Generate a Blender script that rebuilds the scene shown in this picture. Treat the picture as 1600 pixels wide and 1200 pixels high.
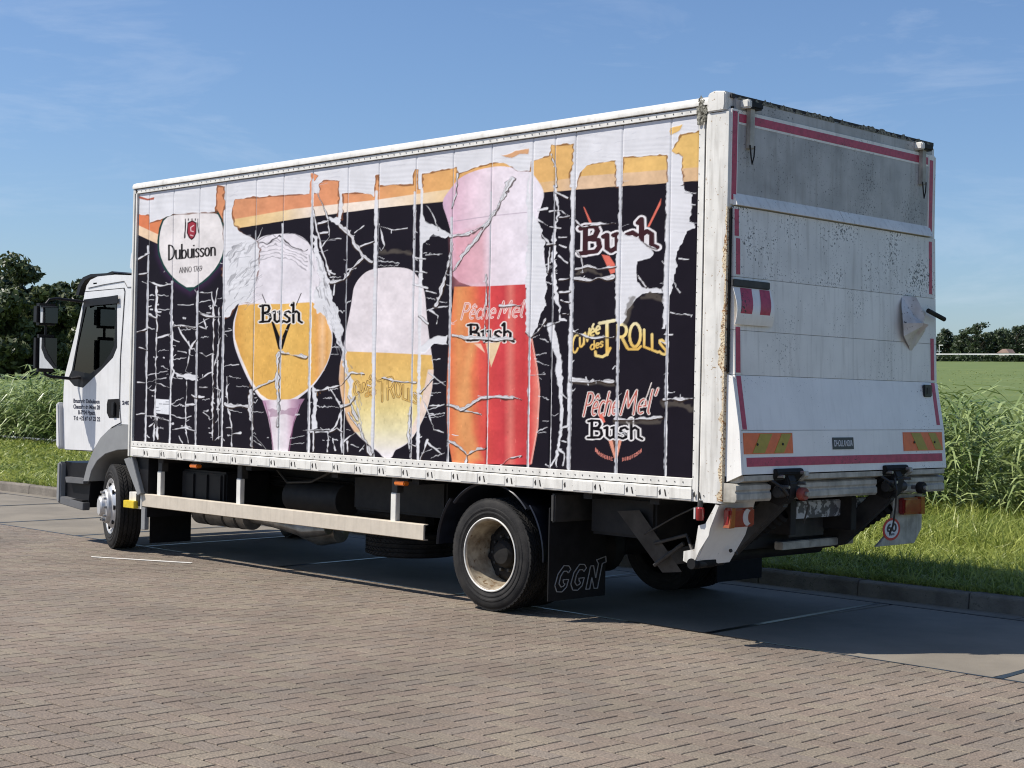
import bpy, bmesh, math, random
import numpy as np
from mathutils import Vector, Matrix
from mathutils.geometry import tessellate_polygon

random.seed(7)
RNG = np.random.default_rng(11)
scene = bpy.context.scene
for o in list(bpy.data.objects):
    bpy.data.objects.remove(o)
COL = scene.collection

# ------------------------------------------------------------------ camera
CAM = np.array([6.0784776, -7.957548, 1.5936608])
YAW, PITCH, ROLL, FPX = 0.7870745, 0.0064742, 0.0205321, 2441.33


def cam_axes():
    f = np.array([-math.sin(YAW) * math.cos(PITCH), math.cos(YAW) * math.cos(PITCH), math.sin(PITCH)])
    r = np.array([math.cos(YAW), math.sin(YAW), 0.0])
    u = np.cross(r, f)
    return (math.cos(ROLL) * r + math.sin(ROLL) * u, -math.sin(ROLL) * r + math.cos(ROLL) * u, f)


CR, CU, CF = cam_axes()
cam = bpy.data.cameras.new('camera')
cam_ob = bpy.data.objects.new('camera', cam)
COL.objects.link(cam_ob)
M = Matrix.Identity(4)
for i in range(3):
    M[i][0], M[i][1], M[i][2], M[i][3] = CR[i], CU[i], -CF[i], CAM[i]
cam_ob.matrix_world = M
cam.sensor_width = 36.0
cam.lens = FPX / 1600 * 36.0
cam.clip_start = 0.1
cam.clip_end = 6000
scene.camera = cam_ob
scene.render.resolution_x, scene.render.resolution_y = 1024, 768


def project(P):
    d = np.asarray(P, float) - CAM
    w = d @ CF
    return 800 + FPX * (d @ CR) / w, 600 - FPX * (d @ CU) / w


def ray(px, py):
    return CF + (px - 800) / FPX * CR + (600 - py) / FPX * CU


def SP(px, py, y=0.0):      # photo pixel -> (x, z) on the plane y = const (truck side)
    d = ray(px, py); P = CAM + (y - CAM[1]) / d[1] * d
    return (float(P[0]), float(P[2]))


def RP(px, py, x=0.0):      # photo pixel -> (y, z) on the plane x = const (truck rear)
    d = ray(px, py); P = CAM + (x - CAM[0]) / d[0] * d
    return (float(P[1]), float(P[2]))


# ------------------------------------------------------------------ light
SUN = Vector((-0.50, -0.55, 1.0)).normalized()
world = bpy.data.worlds.new('World')
scene.world = world
world.use_nodes = True
nt = world.node_tree
nt.nodes.clear()
out = nt.nodes.new('ShaderNodeOutputWorld')
bg = nt.nodes.new('ShaderNodeBackground')
sky = nt.nodes.new('ShaderNodeTexSky')
sky.sky_type = 'NISHITA'
sky.sun_disc = False
sky.sun_elevation = math.asin(SUN.z)
sky.sun_rotation = math.atan2(SUN.x, SUN.y)
sky.altitude = 0
sky.air_density = 1.0
sky.dust_density = 0.8
sky.ozone_density = 5.5
bg.inputs['Strength'].default_value = 0.1
# thin cirrus, the same everywhere in the sky
tc = nt.nodes.new('ShaderNodeTexCoord')
mp = nt.nodes.new('ShaderNodeMapping')
mp.inputs['Rotation'].default_value = (0.0, 0.12, 0.35)
mp.inputs['Scale'].default_value = (1.6, 1.6, 9.0)
mp.inputs['Location'].default_value = (3.1, 1.7, 0.15)
n1 = nt.nodes.new('ShaderNodeTexNoise')
n1.inputs['Scale'].default_value = 2.3
n1.inputs['Detail'].default_value = 7
n1.inputs['Roughness'].default_value = 0.62
n1.inputs['Distortion'].default_value = 0.5
rp = nt.nodes.new('ShaderNodeMapRange')
rp.inputs['From Min'].default_value = 0.54
rp.inputs['From Max'].default_value = 0.9
rp.inputs['To Max'].default_value = 0.42
mx = nt.nodes.new('ShaderNodeMix')
mx.data_type = 'RGBA'
mx.inputs[7].default_value = (6.6, 7.2, 8.2, 1)
L = nt.links.new
L(tc.outputs['Generated'], mp.inputs['Vector'])
L(mp.outputs[0], n1.inputs['Vector'])
L(n1.outputs['Fac'], rp.inputs['Value'])
L(rp.outputs[0], mx.inputs[0])
tn = nt.nodes.new('ShaderNodeMix')
tn.data_type = 'RGBA'
tn.blend_type = 'MULTIPLY'
tn.inputs[0].default_value = 1.0
tn.inputs[7].default_value = (0.95, 1.0, 1.08, 1)
L(sky.outputs[0], tn.inputs[6])
L(tn.outputs[2], mx.inputs[6])
L(mx.outputs[2], bg.inputs['Color'])
L(bg.outputs[0], out.inputs[0])

sl = bpy.data.lights.new('sun', 'SUN')
sl.energy = 5.0
sl.angle = math.radians(0.53)
sl.color = (1.0, 0.94, 0.855)
sun_ob = bpy.data.objects.new('sun', sl)
sun_ob.rotation_euler = SUN.to_track_quat('Z', 'Y').to_euler()
sun_ob.location = (0, 0, 30)
COL.objects.link(sun_ob)

vs = scene.view_settings
vs.view_transform = 'Standard'
vs.look = 'None'
vs.exposure = 0.27
vs.gamma = 1.0
vs.use_curve_mapping = False
scene.render.engine = 'CYCLES'
scene.cycles.max_bounces = 6
scene.cycles.filter_width = 1.1


# ------------------------------------------------------------------ materials
def lin(c):
    c = c / 255.0
    return c / 12.92 if c <= 0.04045 else ((c + 0.055) / 1.055) ** 2.4


def srgb(r, g, b):
    return (lin(r), lin(g), lin(b))


MATS = {}


def mat(name, col, rough=0.5, metal=0.0, var=0.12, scale=6.0, col2=None, bump=0.0, bscale=80.0,
        speck=None, speck_col=(0.02, 0.018, 0.015), streak=0.0, spec=0.5, coat=0.0):
    """procedural paint / metal / mineral material: base colour with noise, wear specks, streaks and bump"""
    if name in MATS:
        return MATS[name]
    m = bpy.data.materials.new(name)
    m.use_nodes = True
    t = m.node_tree
    b = t.nodes['Principled BSDF']
    b.inputs['Roughness'].default_value = rough
    b.inputs['Metallic'].default_value = metal
    b.inputs['Specular IOR Level'].default_value = spec
    b.inputs['Coat Weight'].default_value = coat
    geo = t.nodes.new('ShaderNodeNewGeometry')
    no = t.nodes.new('ShaderNodeTexNoise')
    no.inputs['Scale'].default_value = scale
    no.inputs['Detail'].default_value = 6
    no.inputs['Roughness'].default_value = 0.6
    t.links.new(geo.outputs['Position'], no.inputs['Vector'])
    cr = t.nodes.new('ShaderNodeValToRGB')
    c2 = col2 or tuple(max(0, x * (1 - 2.2 * var)) for x in col)
    cr.color_ramp.elements[0].position = 0.32
    cr.color_ramp.elements[1].position = 0.62
    cr.color_ramp.elements[0].color = (*c2, 1)
    cr.color_ramp.elements[1].color = (*col, 1)
    t.links.new(no.outputs['Fac'], cr.inputs[0])
    last = cr.outputs[0]

    def mixin(fac, colour):
        nonlocal last
        mxn = t.nodes.new('ShaderNodeMix')
        mxn.data_type = 'RGBA'
        mxn.inputs[7].default_value = (*colour, 1)
        t.links.new(fac, mxn.inputs[0])
        t.links.new(last, mxn.inputs[6])
        last = mxn.outputs[2]
    if streak:
        mpn = t.nodes.new('ShaderNodeMapping')
        mpn.inputs['Scale'].default_value = (9, 9, 0.7)
        t.links.new(geo.outputs['Position'], mpn.inputs['Vector'])
        ns = t.nodes.new('ShaderNodeTexNoise')
        ns.inputs['Scale'].default_value = 3.0
        ns.inputs['Detail'].default_value = 5
        t.links.new(mpn.outputs[0], ns.inputs['Vector'])
        r_ = t.nodes.new('ShaderNodeMapRange')
        r_.inputs['From Min'].default_value = 0.5
        r_.inputs['From Max'].default_value = 0.78
        r_.inputs['To Max'].default_value = streak
        t.links.new(ns.outputs['Fac'], r_.inputs['Value'])
        mixin(r_.outputs[0], (0.16, 0.13, 0.09))
    if speck:
        sc, dens, size = speck
        nz = t.nodes.new('ShaderNodeTexNoise')
        nz.inputs['Scale'].default_value = sc
        nz.inputs['Detail'].default_value = 2
        nz.inputs['Roughness'].default_value = 0.7
        t.links.new(geo.outputs['Position'], nz.inputs['Vector'])
        nb = t.nodes.new('ShaderNodeTexNoise')
        nb.inputs['Scale'].default_value = size
        nb.inputs['Detail'].default_value = 3
        t.links.new(geo.outputs['Position'], nb.inputs['Vector'])
        ad = t.nodes.new('ShaderNodeMath')
        ad.operation = 'MULTIPLY_ADD'
        ad.inputs[1].default_value = 0.45
        t.links.new(nb.outputs['Fac'], ad.inputs[0])
        t.links.new(nz.outputs['Fac'], ad.inputs[2])
        r_ = t.nodes.new('ShaderNodeMapRange')
        r_.inputs['From Min'].default_value = 1.0 - dens
        r_.inputs['From Max'].default_value = 1.0 - dens + 0.05
        t.links.new(ad.outputs[0], r_.inputs['Value'])
        mixin(r_.outputs[0], speck_col)
    t.links.new(last, b.inputs['Base Color'])
    if bump:
        n2 = t.nodes.new('ShaderNodeTexNoise')
        n2.inputs['Scale'].default_value = bscale
        n2.inputs['Detail'].default_value = 4
        t.links.new(geo.outputs['Position'], n2.inputs['Vector'])
        bp = t.nodes.new('ShaderNodeBump')
        bp.inputs['Strength'].default_value = bump
        bp.inputs['Distance'].default_value = 0.01
        t.links.new(n2.outputs['Fac'], bp.inputs['Height'])
        t.links.new(bp.outputs[0], b.inputs['Normal'])
    MATS[name] = m
    return m


mat('white_paint', (0.74, 0.74, 0.735), 0.32, var=0.05, scale=4, coat=0.3, streak=0.12)
mat('rail_white', (0.78, 0.76, 0.70), 0.42, var=0.08, scale=7, streak=0.30)
mat('post_white', (0.76, 0.74, 0.68), 0.45, var=0.08, scale=5, streak=0.45, speck=(45, 0.10, 2.0), speck_col=(0.3, 0.2, 0.1))
mat('beige_rail', (0.60, 0.53, 0.43), 0.5, var=0.06, scale=9, streak=0.2)
mat('dirty_alu', (0.50, 0.47, 0.40), 0.5, metal=0.0, var=0.22, scale=8, streak=0.5)
mat('lift_grey', (0.47, 0.46, 0.44), 0.5, var=0.14, scale=3.5, speck=(60, 0.135, 2.2), speck_col=(0.10, 0.10, 0.10), streak=0.35)
mat('lift_white', (0.83, 0.805, 0.745), 0.42, var=0.06, scale=3, speck=(70, 0.085, 2.5), speck_col=(0.1, 0.1, 0.1), streak=0.3)
mat('lift_chipped', (0.79, 0.775, 0.73), 0.45, var=0.08, scale=3, speck=(62, 0.155, 3.0), speck_col=(0.07, 0.07, 0.07), streak=0.3)
mat('lift_clean', (0.86, 0.84, 0.79), 0.38, var=0.04, scale=3, speck=(70, 0.07, 2.0), speck_col=(0.12, 0.12, 0.12), streak=0.1)
mat('red_tape', (0.50, 0.05, 0.10), 0.45, var=0.15, scale=30, speck=(60, 0.12, 4.0))
mat('rust', (0.30, 0.13, 0.035), 0.85, var=0.3, scale=25, col2=(0.04, 0.025, 0.018), bump=0.8, speck=(90, 0.36, 8.0), speck_col=(0.62, 0.52, 0.36))
mat('moss_grime', (0.05, 0.045, 0.03), 0.9, var=0.4, scale=60, col2=(0.35, 0.34, 0.28), bump=0.8)
mat('rivet', (0.22, 0.21, 0.19), 0.5, var=0.2, scale=40)
mat('dark_mark', (0.03, 0.026, 0.022), 0.7, var=0.2, scale=40)
mat('tyre', (0.016, 0.0155, 0.0155), 0.75, var=0.25, scale=9, col2=(0.034, 0.032, 0.03), bump=0.25, bscale=120, spec=0.2)
mat('rim_dirty', (0.42, 0.36, 0.26), 0.55, var=0.2, scale=9, col2=(0.13, 0.09, 0.055), speck=(30, 0.14, 5.0), speck_col=(0.16, 0.10, 0.05))
mat('hub_dark', (0.010, 0.0095, 0.009), 0.7, var=0.3, scale=14, col2=(0.02, 0.018, 0.016), spec=0.25)
mat('hub_silver', (0.60, 0.60, 0.60), 0.35, metal=0.4, var=0.1, scale=9, streak=0.2)
mat('chassis', (0.013, 0.0125, 0.013), 0.65, var=0.3, scale=8, col2=(0.026, 0.024, 0.022), spec=0.3)
mat('chassis_grey', (0.045, 0.043, 0.040), 0.6, var=0.3, scale=8)
mat('black_plastic', (0.014, 0.014, 0.016), 0.42, var=0.15, scale=9, spec=0.2)
mat('navy_plastic', (0.018, 0.021, 0.03), 0.32, var=0.2, scale=9, spec=0.35)
mat('rubber', (0.012, 0.012, 0.013), 0.75, var=0.2, scale=10, spec=0.2)
mat('grey_plastic', (0.25, 0.255, 0.255), 0.45, var=0.06, scale=7)
mat('step_grey', (0.13, 0.13, 0.132), 0.5, var=0.08, scale=7)
mat('steel', (0.42, 0.40, 0.37), 0.4, metal=0.6, var=0.25, scale=9)
mat('lens_amber', (0.34, 0.085, 0.012), 0.2, var=0.1, scale=20, coat=0.4)
mat('lamp_red', (0.26, 0.010, 0.012), 0.15, var=0.1, scale=20, coat=0.6)
mat('lamp_orange', (0.75, 0.18, 0.02), 0.18, var=0.1, scale=20, coat=0.6)
mat('lamp_clear', (0.62, 0.58, 0.56), 0.15, var=0.05, scale=20, coat=0.6)
mat('yellow_paint', (0.72, 0.53, 0.03), 0.4, var=0.1, scale=20)
mat('reflector_orange', (0.80, 0.16, 0.035), 0.4, var=0.08, scale=20)
mat('reflector_yellow', (0.40, 0.30, 0.02), 0.4, var=0.08, scale=20)
mat('plate_black', (0.02, 0.02, 0.022), 0.4, var=0.1, scale=20)
mat('letter_white', (0.72, 0.72, 0.72), 0.5, var=0.04, scale=20)
mat('letter_dark', (0.03, 0.03, 0.05), 0.5, var=0.05, scale=20)
mat('letter_grey', (0.32, 0.32, 0.32), 0.6, var=0.1, scale=20)
mat('sticker_red', (0.55, 0.03, 0.04), 0.4, var=0.05, scale=20)
mat('roller_orange', (0.30, 0.06, 0.045), 0.5, var=0.2, scale=20)
mat('chipped_white', (0.55, 0.56, 0.58), 0.5, var=0.15, scale=6, speck=(16, 0.30, 4.0), speck_col=(0.09, 0.09, 0.10))
mat('interior', (0.025, 0.025, 0.028), 0.8, var=0.1, scale=6)
mat('interior_light', (0.25, 0.25, 0.25), 0.8, var=0.1, scale=6)
mat('concrete', (0.225, 0.198, 0.158), 0.9, spec=0.25, var=0.10, scale=1.3, col2=(0.165, 0.146, 0.118), bump=0.25, bscale=130, speck=(30, 0.09, 1.2), speck_col=(0.17, 0.155, 0.14))
mat('kerbstone', (0.215, 0.19, 0.16), 0.9, spec=0.25, var=0.2, scale=4, bump=0.5, bscale=60, speck=(40, 0.13, 2.0), speck_col=(0.14, 0.13, 0.10))
mat('bitumen', (0.018, 0.017, 0.017), 0.28, var=0.2, scale=12, bump=0.2, bscale=40)
mat('joint_sand', (0.014, 0.012, 0.010), 0.95, var=0.3, scale=20)
mat('soil', (0.075, 0.085, 0.03), 0.95, var=0.3, scale=3)
mat('bark', (0.06, 0.048, 0.036), 0.9, var=0.3, scale=5, bump=0.5)
mat('guard_white', (0.75, 0.75, 0.72), 0.6, var=0.05, scale=0.5)
mat('roof_tile', (0.36, 0.24, 0.20), 0.8, var=0.1, scale=1)
mat('wall_pale', (0.55, 0.50, 0.44), 0.8, var=0.1, scale=1)
mat('paper', (0.66, 0.64, 0.62), 0.5, var=0.1, scale=6, col2=(0.46, 0.42, 0.38), speck=(40, 0.1, 2.0))
mat('pale_mark', (0.68, 0.66, 0.62), 0.7, var=0.1, scale=12)


def leaf_mat(name, col, col2, rough=0.5, transl=0.3, scale=0.6, attr=None):
    m = bpy.data.materials.new(name)
    m.use_nodes = True
    t = m.node_tree
    b = t.nodes['Principled BSDF']
    b.inputs['Roughness'].default_value = rough
    geo = t.nodes.new('ShaderNodeNewGeometry')
    no = t.nodes.new('ShaderNodeTexNoise')
    no.inputs['Scale'].default_value = scale
    no.inputs['Detail'].default_value = 5
    t.links.new(geo.outputs['Position'], no.inputs['Vector'])
    at = t.nodes.new('ShaderNodeAttribute')
    at.attribute_name = 'tint'
    ad = t.nodes.new('ShaderNodeMath')
    ad.operation = 'MULTIPLY_ADD'
    ad.inputs[1].default_value = 0.55
    t.links.new(at.outputs['Fac'], ad.inputs[0])
    sb = t.nodes.new('ShaderNodeMath')
    sb.operation = 'SUBTRACT'
    sb.inputs[1].default_value = 0.27
    t.links.new(no.outputs['Fac'], sb.inputs[0])
    t.links.new(sb.outputs[0], ad.inputs[2])
    cr = t.nodes.new('ShaderNodeValToRGB')
    cr.color_ramp.elements[0].position = 0.25
    cr.color_ramp.elements[1].position = 0.75
    cr.color_ramp.elements[0].color = (*col2, 1)
    cr.color_ramp.elements[1].color = (*col, 1)
    t.links.new(ad.outputs[0], cr.inputs[0])
    t.links.new(cr.outputs[0], b.inputs['Base Color'])
    tr = t.nodes.new('ShaderNodeBsdfTranslucent')
    t.links.new(cr.outputs[0], tr.inputs['Color'])
    ms = t.nodes.new('ShaderNodeMixShader')
    ms.inputs[0].default_value = transl
    t.links.new(b.outputs[0], ms.inputs[1])
    t.links.new(tr.outputs[0], ms.inputs[2])
    t.links.new(ms.outputs[0], t.nodes['Material Output'].inputs[0])
    MATS[name] = m
    return m


leaf_mat('grass', (0.44, 0.48, 0.12), (0.13, 0.19, 0.03), 0.45, 0.35, 1.2)
leaf_mat('reed', (0.40, 0.48, 0.20), (0.09, 0.15, 0.035), 0.34, 0.3, 0.8)
leaf_mat('foliage_dark', (0.14, 0.165, 0.065), (0.03, 0.048, 0.018), 0.45, 0.25, 0.35)
leaf_mat('foliage_far', (0.075, 0.105, 0.045), (0.025, 0.042, 0.02), 0.5, 0.25, 0.2)
leaf_mat('field_green', (0.26, 0.29, 0.075), (0.14, 0.19, 0.045), 0.7, 0.2, 0.16)


def glass_mat(name, tint, refl_rough=0.02):
    m = bpy.data.materials.new(name)
    m.use_nodes = True
    t = m.node_tree
    t.nodes.remove(t.nodes['Principled BSDF'])
    tr = t.nodes.new('ShaderNodeBsdfTransparent')
    tr.inputs[0].default_value = (*tint, 1)
    gl = t.nodes.new('ShaderNodeBsdfGlossy')
    gl.inputs['Roughness'].default_value = refl_rough
    fr = t.nodes.new('ShaderNodeFresnel')
    fr.inputs['IOR'].default_value = 1.5
    ms = t.nodes.new('ShaderNodeMixShader')
    t.links.new(fr.outputs[0], ms.inputs[0])
    t.links.new(tr.outputs[0], ms.inputs[1])
    t.links.new(gl.outputs[0], ms.inputs[2])
    t.links.new(ms.outputs[0], t.nodes['Material Output'].inputs[0])
    MATS[name] = m


glass_mat('window_glass', (0.22, 0.28, 0.27))
m_ = bpy.data.materials.new('mirror_glass')
m_.use_nodes = True
b_ = m_.node_tree.nodes['Principled BSDF']
b_.inputs['Metallic'].default_value = 1
b_.inputs['Roughness'].default_value = 0.03
nz_ = m_.node_tree.nodes.new('ShaderNodeTexNoise')
nz_.inputs['Scale'].default_value = 4
cr_ = m_.node_tree.nodes.new('ShaderNodeValToRGB')
cr_.color_ramp.elements[0].color = (0.68, 0.70, 0.72, 1)
cr_.color_ramp.elements[1].color = (0.78, 0.80, 0.82, 1)
m_.node_tree.links.new(nz_.outputs['Fac'], cr_.inputs[0])
m_.node_tree.links.new(cr_.outputs[0], b_.inputs['Base Color'])
MATS['mirror_glass'] = m_


def paver_mat():
    m = bpy.data.materials.new('paver')
    m.use_nodes = True
    t = m.node_tree
    b = t.nodes['Principled BSDF']
    b.inputs['Roughness'].default_value = 0.86
    geo = t.nodes.new('ShaderNodeNewGeometry')
    oi = t.nodes.new('ShaderNodeObjectInfo')
    at = t.nodes.new('ShaderNodeAttribute')
    at.attribute_name = 'tint'
    ad = t.nodes.new('ShaderNodeMath')
    ad.operation = 'ADD'
    fr = t.nodes.new('ShaderNodeMath')
    fr.operation = 'FRACT'
    t.links.new(oi.outputs['Random'], ad.inputs[0])
    t.links.new(at.outputs['Fac'], ad.inputs[1])
    t.links.new(ad.outputs[0], fr.inputs[0])
    cr = t.nodes.new('ShaderNodeValToRGB')
    e = cr.color_ramp.elements
    e[0].position, e[0].color = 0.0, (0.164, 0.130, 0.098, 1)
    e[1].position, e[1].color = 1.0, (0.184, 0.149, 0.113, 1)
    k = e.new(0.35); k.color = (0.174, 0.135, 0.103, 1)
    k = e.new(0.6); k.color = (0.166, 0.137, 0.108, 1)
    k = e.new(0.82); k.color = (0.184, 0.152, 0.111, 1)
    t.links.new(fr.outputs[0], cr.inputs[0])
    # large uneven staining
    nl = t.nodes.new('ShaderNodeTexNoise')
    nl.inputs['Scale'].default_value = 0.9
    nl.inputs['Detail'].default_value = 6
    t.links.new(geo.outputs['Position'], nl.inputs['Vector'])
    # fine aggregate
    vo = t.nodes.new('ShaderNodeTexNoise')
    vo.inputs['Scale'].default_value = 95
    vo.inputs['Detail'].default_value = 3
    vo.inputs['Roughness'].default_value = 0.75
    t.links.new(geo.outputs['Position'], vo.inputs['Vector'])
    m1 = t.nodes.new('ShaderNodeMapRange')
    m1.inputs['From Min'].default_value = 0.3
    m1.inputs['From Max'].default_value = 0.7
    m1.inputs['To Min'].default_value = 0.35
    m1.inputs['To Max'].default_value = 1.75
    t.links.new(vo.outputs['Fac'], m1.inputs['Value'])
    m2 = t.nodes.new('ShaderNodeMapRange')
    m2.inputs['From Min'].default_value = 0.3
    m2.inputs['From Max'].default_value = 0.7
    m2.inputs['To Min'].default_value = 0.76
    m2.inputs['To Max'].default_value = 1.16
    t.links.new(nl.outputs['Fac'], m2.inputs['Value'])
    mu = t.nodes.new('ShaderNodeMath')
    mu.operation = 'MULTIPLY'
    t.links.new(m1.outputs[0], mu.inputs[0])
    t.links.new(m2.outputs[0], mu.inputs[1])
    vm = t.nodes.new('ShaderNodeVectorMath')
    vm.operation = 'SCALE'
    t.links.new(cr.outputs[0], vm.inputs[0])
    t.links.new(mu.outputs[0], vm.inputs['Scale'])
    t.links.new(vm.outputs[0], b.inputs['Base Color'])
    bp = t.nodes.new('ShaderNodeBump')
    bp.inputs['Strength'].default_value = 0.45
    bp.inputs['Distance'].default_value = 0.005
    t.links.new(vo.outputs['Fac'], bp.inputs['Height'])
    t.links.new(bp.outputs[0], b.inputs['Normal'])
    MATS['paver'] = m


paver_mat()


def print_mat():
    m = bpy.data.materials.new('printed_film')
    m.use_nodes = True
    t = m.node_tree
    b = t.nodes['Principled BSDF']
    b.inputs['Roughness'].default_value = 0.42
    b.inputs['Specular IOR Level'].default_value = 0.03
    at = t.nodes.new('ShaderNodeAttribute')
    at.attribute_name = 'print'
    geo = t.nodes.new('ShaderNodeNewGeometry')
    no = t.nodes.new('ShaderNodeTexNoise')
    no.inputs['Scale'].default_value = 5
    no.inputs['Detail'].default_value = 8
    t.links.new(geo.outputs['Position'], no.inputs['Vector'])
    mr = t.nodes.new('ShaderNodeMapRange')
    mr.inputs['From Min'].default_value = 0.3
    mr.inputs['From Max'].default_value = 0.7
    mr.inputs['To Min'].default_value = 0.92
    mr.inputs['To Max'].default_value = 1.05
    t.links.new(no.outputs['Fac'], mr.inputs['Value'])
    vm = t.nodes.new('ShaderNodeVectorMath')
    vm.operation = 'SCALE'
    t.links.new(at.outputs['Color'], vm.inputs[0])
    t.links.new(mr.outputs[0], vm.inputs['Scale'])
    t.links.new(vm.outputs[0], b.inputs['Base Color'])
    MATS['printed_film'] = m


print_mat()


# ------------------------------------------------------------------ mesh helpers
class MB:
    """collects geometry of one part"""

    def __init__(self):
        self.v = []
        self.f = []

    def add(self, verts, faces):
        n = len(self.v)
        self.v += [tuple(map(float, p)) for p in verts]
        self.f += [tuple(n + i for i in f) for f in faces]
        return self

    def box(self, x0, x1, y0, y1, z0, z1, ch=0.0):
        if ch <= 0:
            return self.add([(x0, y0, z0), (x1, y0, z0), (x1, y1, z0), (x0, y1, z0), (x0, y0, z1), (x1, y0, z1), (x1, y1, z1), (x0, y1, z1)],
                            [(0, 3, 2, 1), (4, 5, 6, 7), (0, 1, 5, 4), (1, 2, 6, 5), (2, 3, 7, 6), (3, 0, 4, 7)])
        bm = bmesh.new()
        bmesh.ops.create_cube(bm, size=1)
        for v in bm.verts:
            v.co = Vector(((x0 + x1) / 2 + v.co.x * (x1 - x0), (y0 + y1) / 2 + v.co.y * (y1 - y0), (z0 + z1) / 2 + v.co.z * (z1 - z0)))
        bmesh.ops.bevel(bm, geom=bm.edges[:], offset=ch, segments=2, affect='EDGES')
        return self.bm(bm)

    def bm(self, bm):
        bm.verts.index_update()
        self.add([v.co for v in bm.verts], [[v.index for v in f.verts] for f in bm.faces])
        bm.free()
        return self

    def prism(self, pts, axis, a, b, ch=0.0, holes=None):
        """polygon pts in the two other axes, extruded along axis from a to b"""
        def mk(p, t):
            return {'y': (p[0], t, p[1]), 'x': (t, p[0], p[1]), 'z': (p[0], p[1], t)}[axis]
        if ch > 0:
            bm = bmesh.new()
            va = [bm.verts.new(mk(p, a)) for p in pts]
            vb = [bm.verts.new(mk(p, b)) for p in pts]
            bm.faces.new(va)
            bm.faces.new(vb[::-1])
            n = len(pts)
            for i in range(n):
                bm.faces.new((va[i], vb[i], vb[(i + 1) % n], va[(i + 1) % n]))
            bmesh.ops.recalc_face_normals(bm, faces=bm.faces[:])
            bmesh.ops.bevel(bm, geom=bm.edges[:], offset=ch, segments=2, affect='EDGES')
            return self.bm(bm)
        loops = [list(pts)] + [list(h) for h in (holes or [])]
        tris = tessellate_polygon([[Vector((p[0], p[1], 0)) for p in l] for l in loops])
        flat = [p for l in loops for p in l]
        n = len(flat)
        vv = [mk(p, a) for p in flat] + [mk(p, b) for p in flat]
        ff = [tuple(t) for t in tris] + [tuple(n + i for i in reversed(t)) for t in tris]
        s = 0
        for l in loops:
            k = len(l)
            for i in range(k):
                ff.append((s + i, n + s + i, n + s + (i + 1) % k, s + (i + 1) % k))
            s += k
        return self.add(vv, ff)

    def lathe(self, prof, c, n=48, a0=0.0, a1=360.0, axis='y'):
        """profile [(radius, offset along axis)] about an axis through c"""
        full = abs(a1 - a0) > 359.9
        m = n if full else n + 1
        vv, ff = [], []
        for i in range(m):
            a = math.radians(a0 + (a1 - a0) * i / n)
            ca, sa = math.cos(a), math.sin(a)
            for r, o in prof:
                if axis == 'y':
                    vv.append((c[0] + r * ca, c[1] + o, c[2] + r * sa))
                elif axis == 'z':
                    vv.append((c[0] + r * ca, c[1] + r * sa, c[2] + o))
                else:
                    vv.append((c[0] + o, c[1] + r * ca, c[2] + r * sa))
        k = len(prof)
        for i in range(n if not full else m):
            j = (i + 1) % m
            if not full and i + 1 >= m:
                break
            for q in range(k - 1):
                ff.append((i * k + q, i * k + q + 1, j * k + q + 1, j * k + q))
        return self.add(vv, ff)

    def cyl(self, p0, p1, r0, r1=None, n=16, caps=True):
        p0, p1 = Vector(p0), Vector(p1)
        r1 = r0 if r1 is None else r1
        d = (p1 - p0).normalized()
        s = d.orthogonal().normalized()
        t = d.cross(s)
        vv = []
        for p, r in ((p0, r0), (p1, r1)):
            for i in range(n):
                a = 2 * math.pi * i / n
                vv.append(p + r * (math.cos(a) * s + math.sin(a) * t))
        ff = [(i, (i + 1) % n, n + (i + 1) % n, n + i) for i in range(n)]
        if caps:
            ff += [tuple(range(n))[::-1], tuple(range(n, 2 * n))]
        return self.add(vv, ff)

    def tube(self, pts, r, n=10):
        pts = [Vector(p) for p in pts]
        rr = r if isinstance(r, (list, tuple)) else [r] * len(pts)
        vv, ff = [], []
        s = None
        for i, p in enumerate(pts):
            d = (pts[min(i + 1, len(pts) - 1)] - pts[max(i - 1, 0)]).normalized()
            if s is None:
                s = d.orthogonal().normalized()
            s = (s - d * s.dot(d)).normalized()
            t = d.cross(s)
            for k in range(n):
                a = 2 * math.pi * k / n
                vv.append(p + rr[i] * (math.cos(a) * s + math.sin(a) * t))
        for i in range(len(pts) - 1):
            for k in range(n):
                ff.append((i * n + k, i * n + (k + 1) % n, (i + 1) * n + (k + 1) % n, (i + 1) * n + k))
        e = len(pts) - 1
        ff += [tuple(range(n))[::-1], tuple(range(e * n, e * n + n))]
        return self.add(vv, ff)

    def xform(self, Mx):
        self.v = [tuple(Mx @ Vector(p)) for p in self.v]
        return self

    def mesh(self, name, material, smooth=30.0):
        me = bpy.data.meshes.new(name)
        me.from_pydata(self.v, [], self.f)
        if material:
            me.materials.append(MATS[material])
        bm = bmesh.new()
        bm.from_mesh(me)
        bmesh.ops.recalc_face_normals(bm, faces=bm.faces[:])
        bm.to_mesh(me)
        bm.free()
        if smooth:
            me.polygons.foreach_set('use_smooth', [True] * len(me.polygons))
            me.set_sharp_from_angle(angle=math.radians(smooth))
        return me

    def build(self, name, material, parent=None, smooth=30.0):
        o = bpy.data.objects.new(name, self.mesh(name, material, smooth))
        COL.objects.link(o)
        if parent is not None:
            o.parent = parent
            o.matrix_parent_inverse = parent.matrix_world.inverted()
        return o


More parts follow.
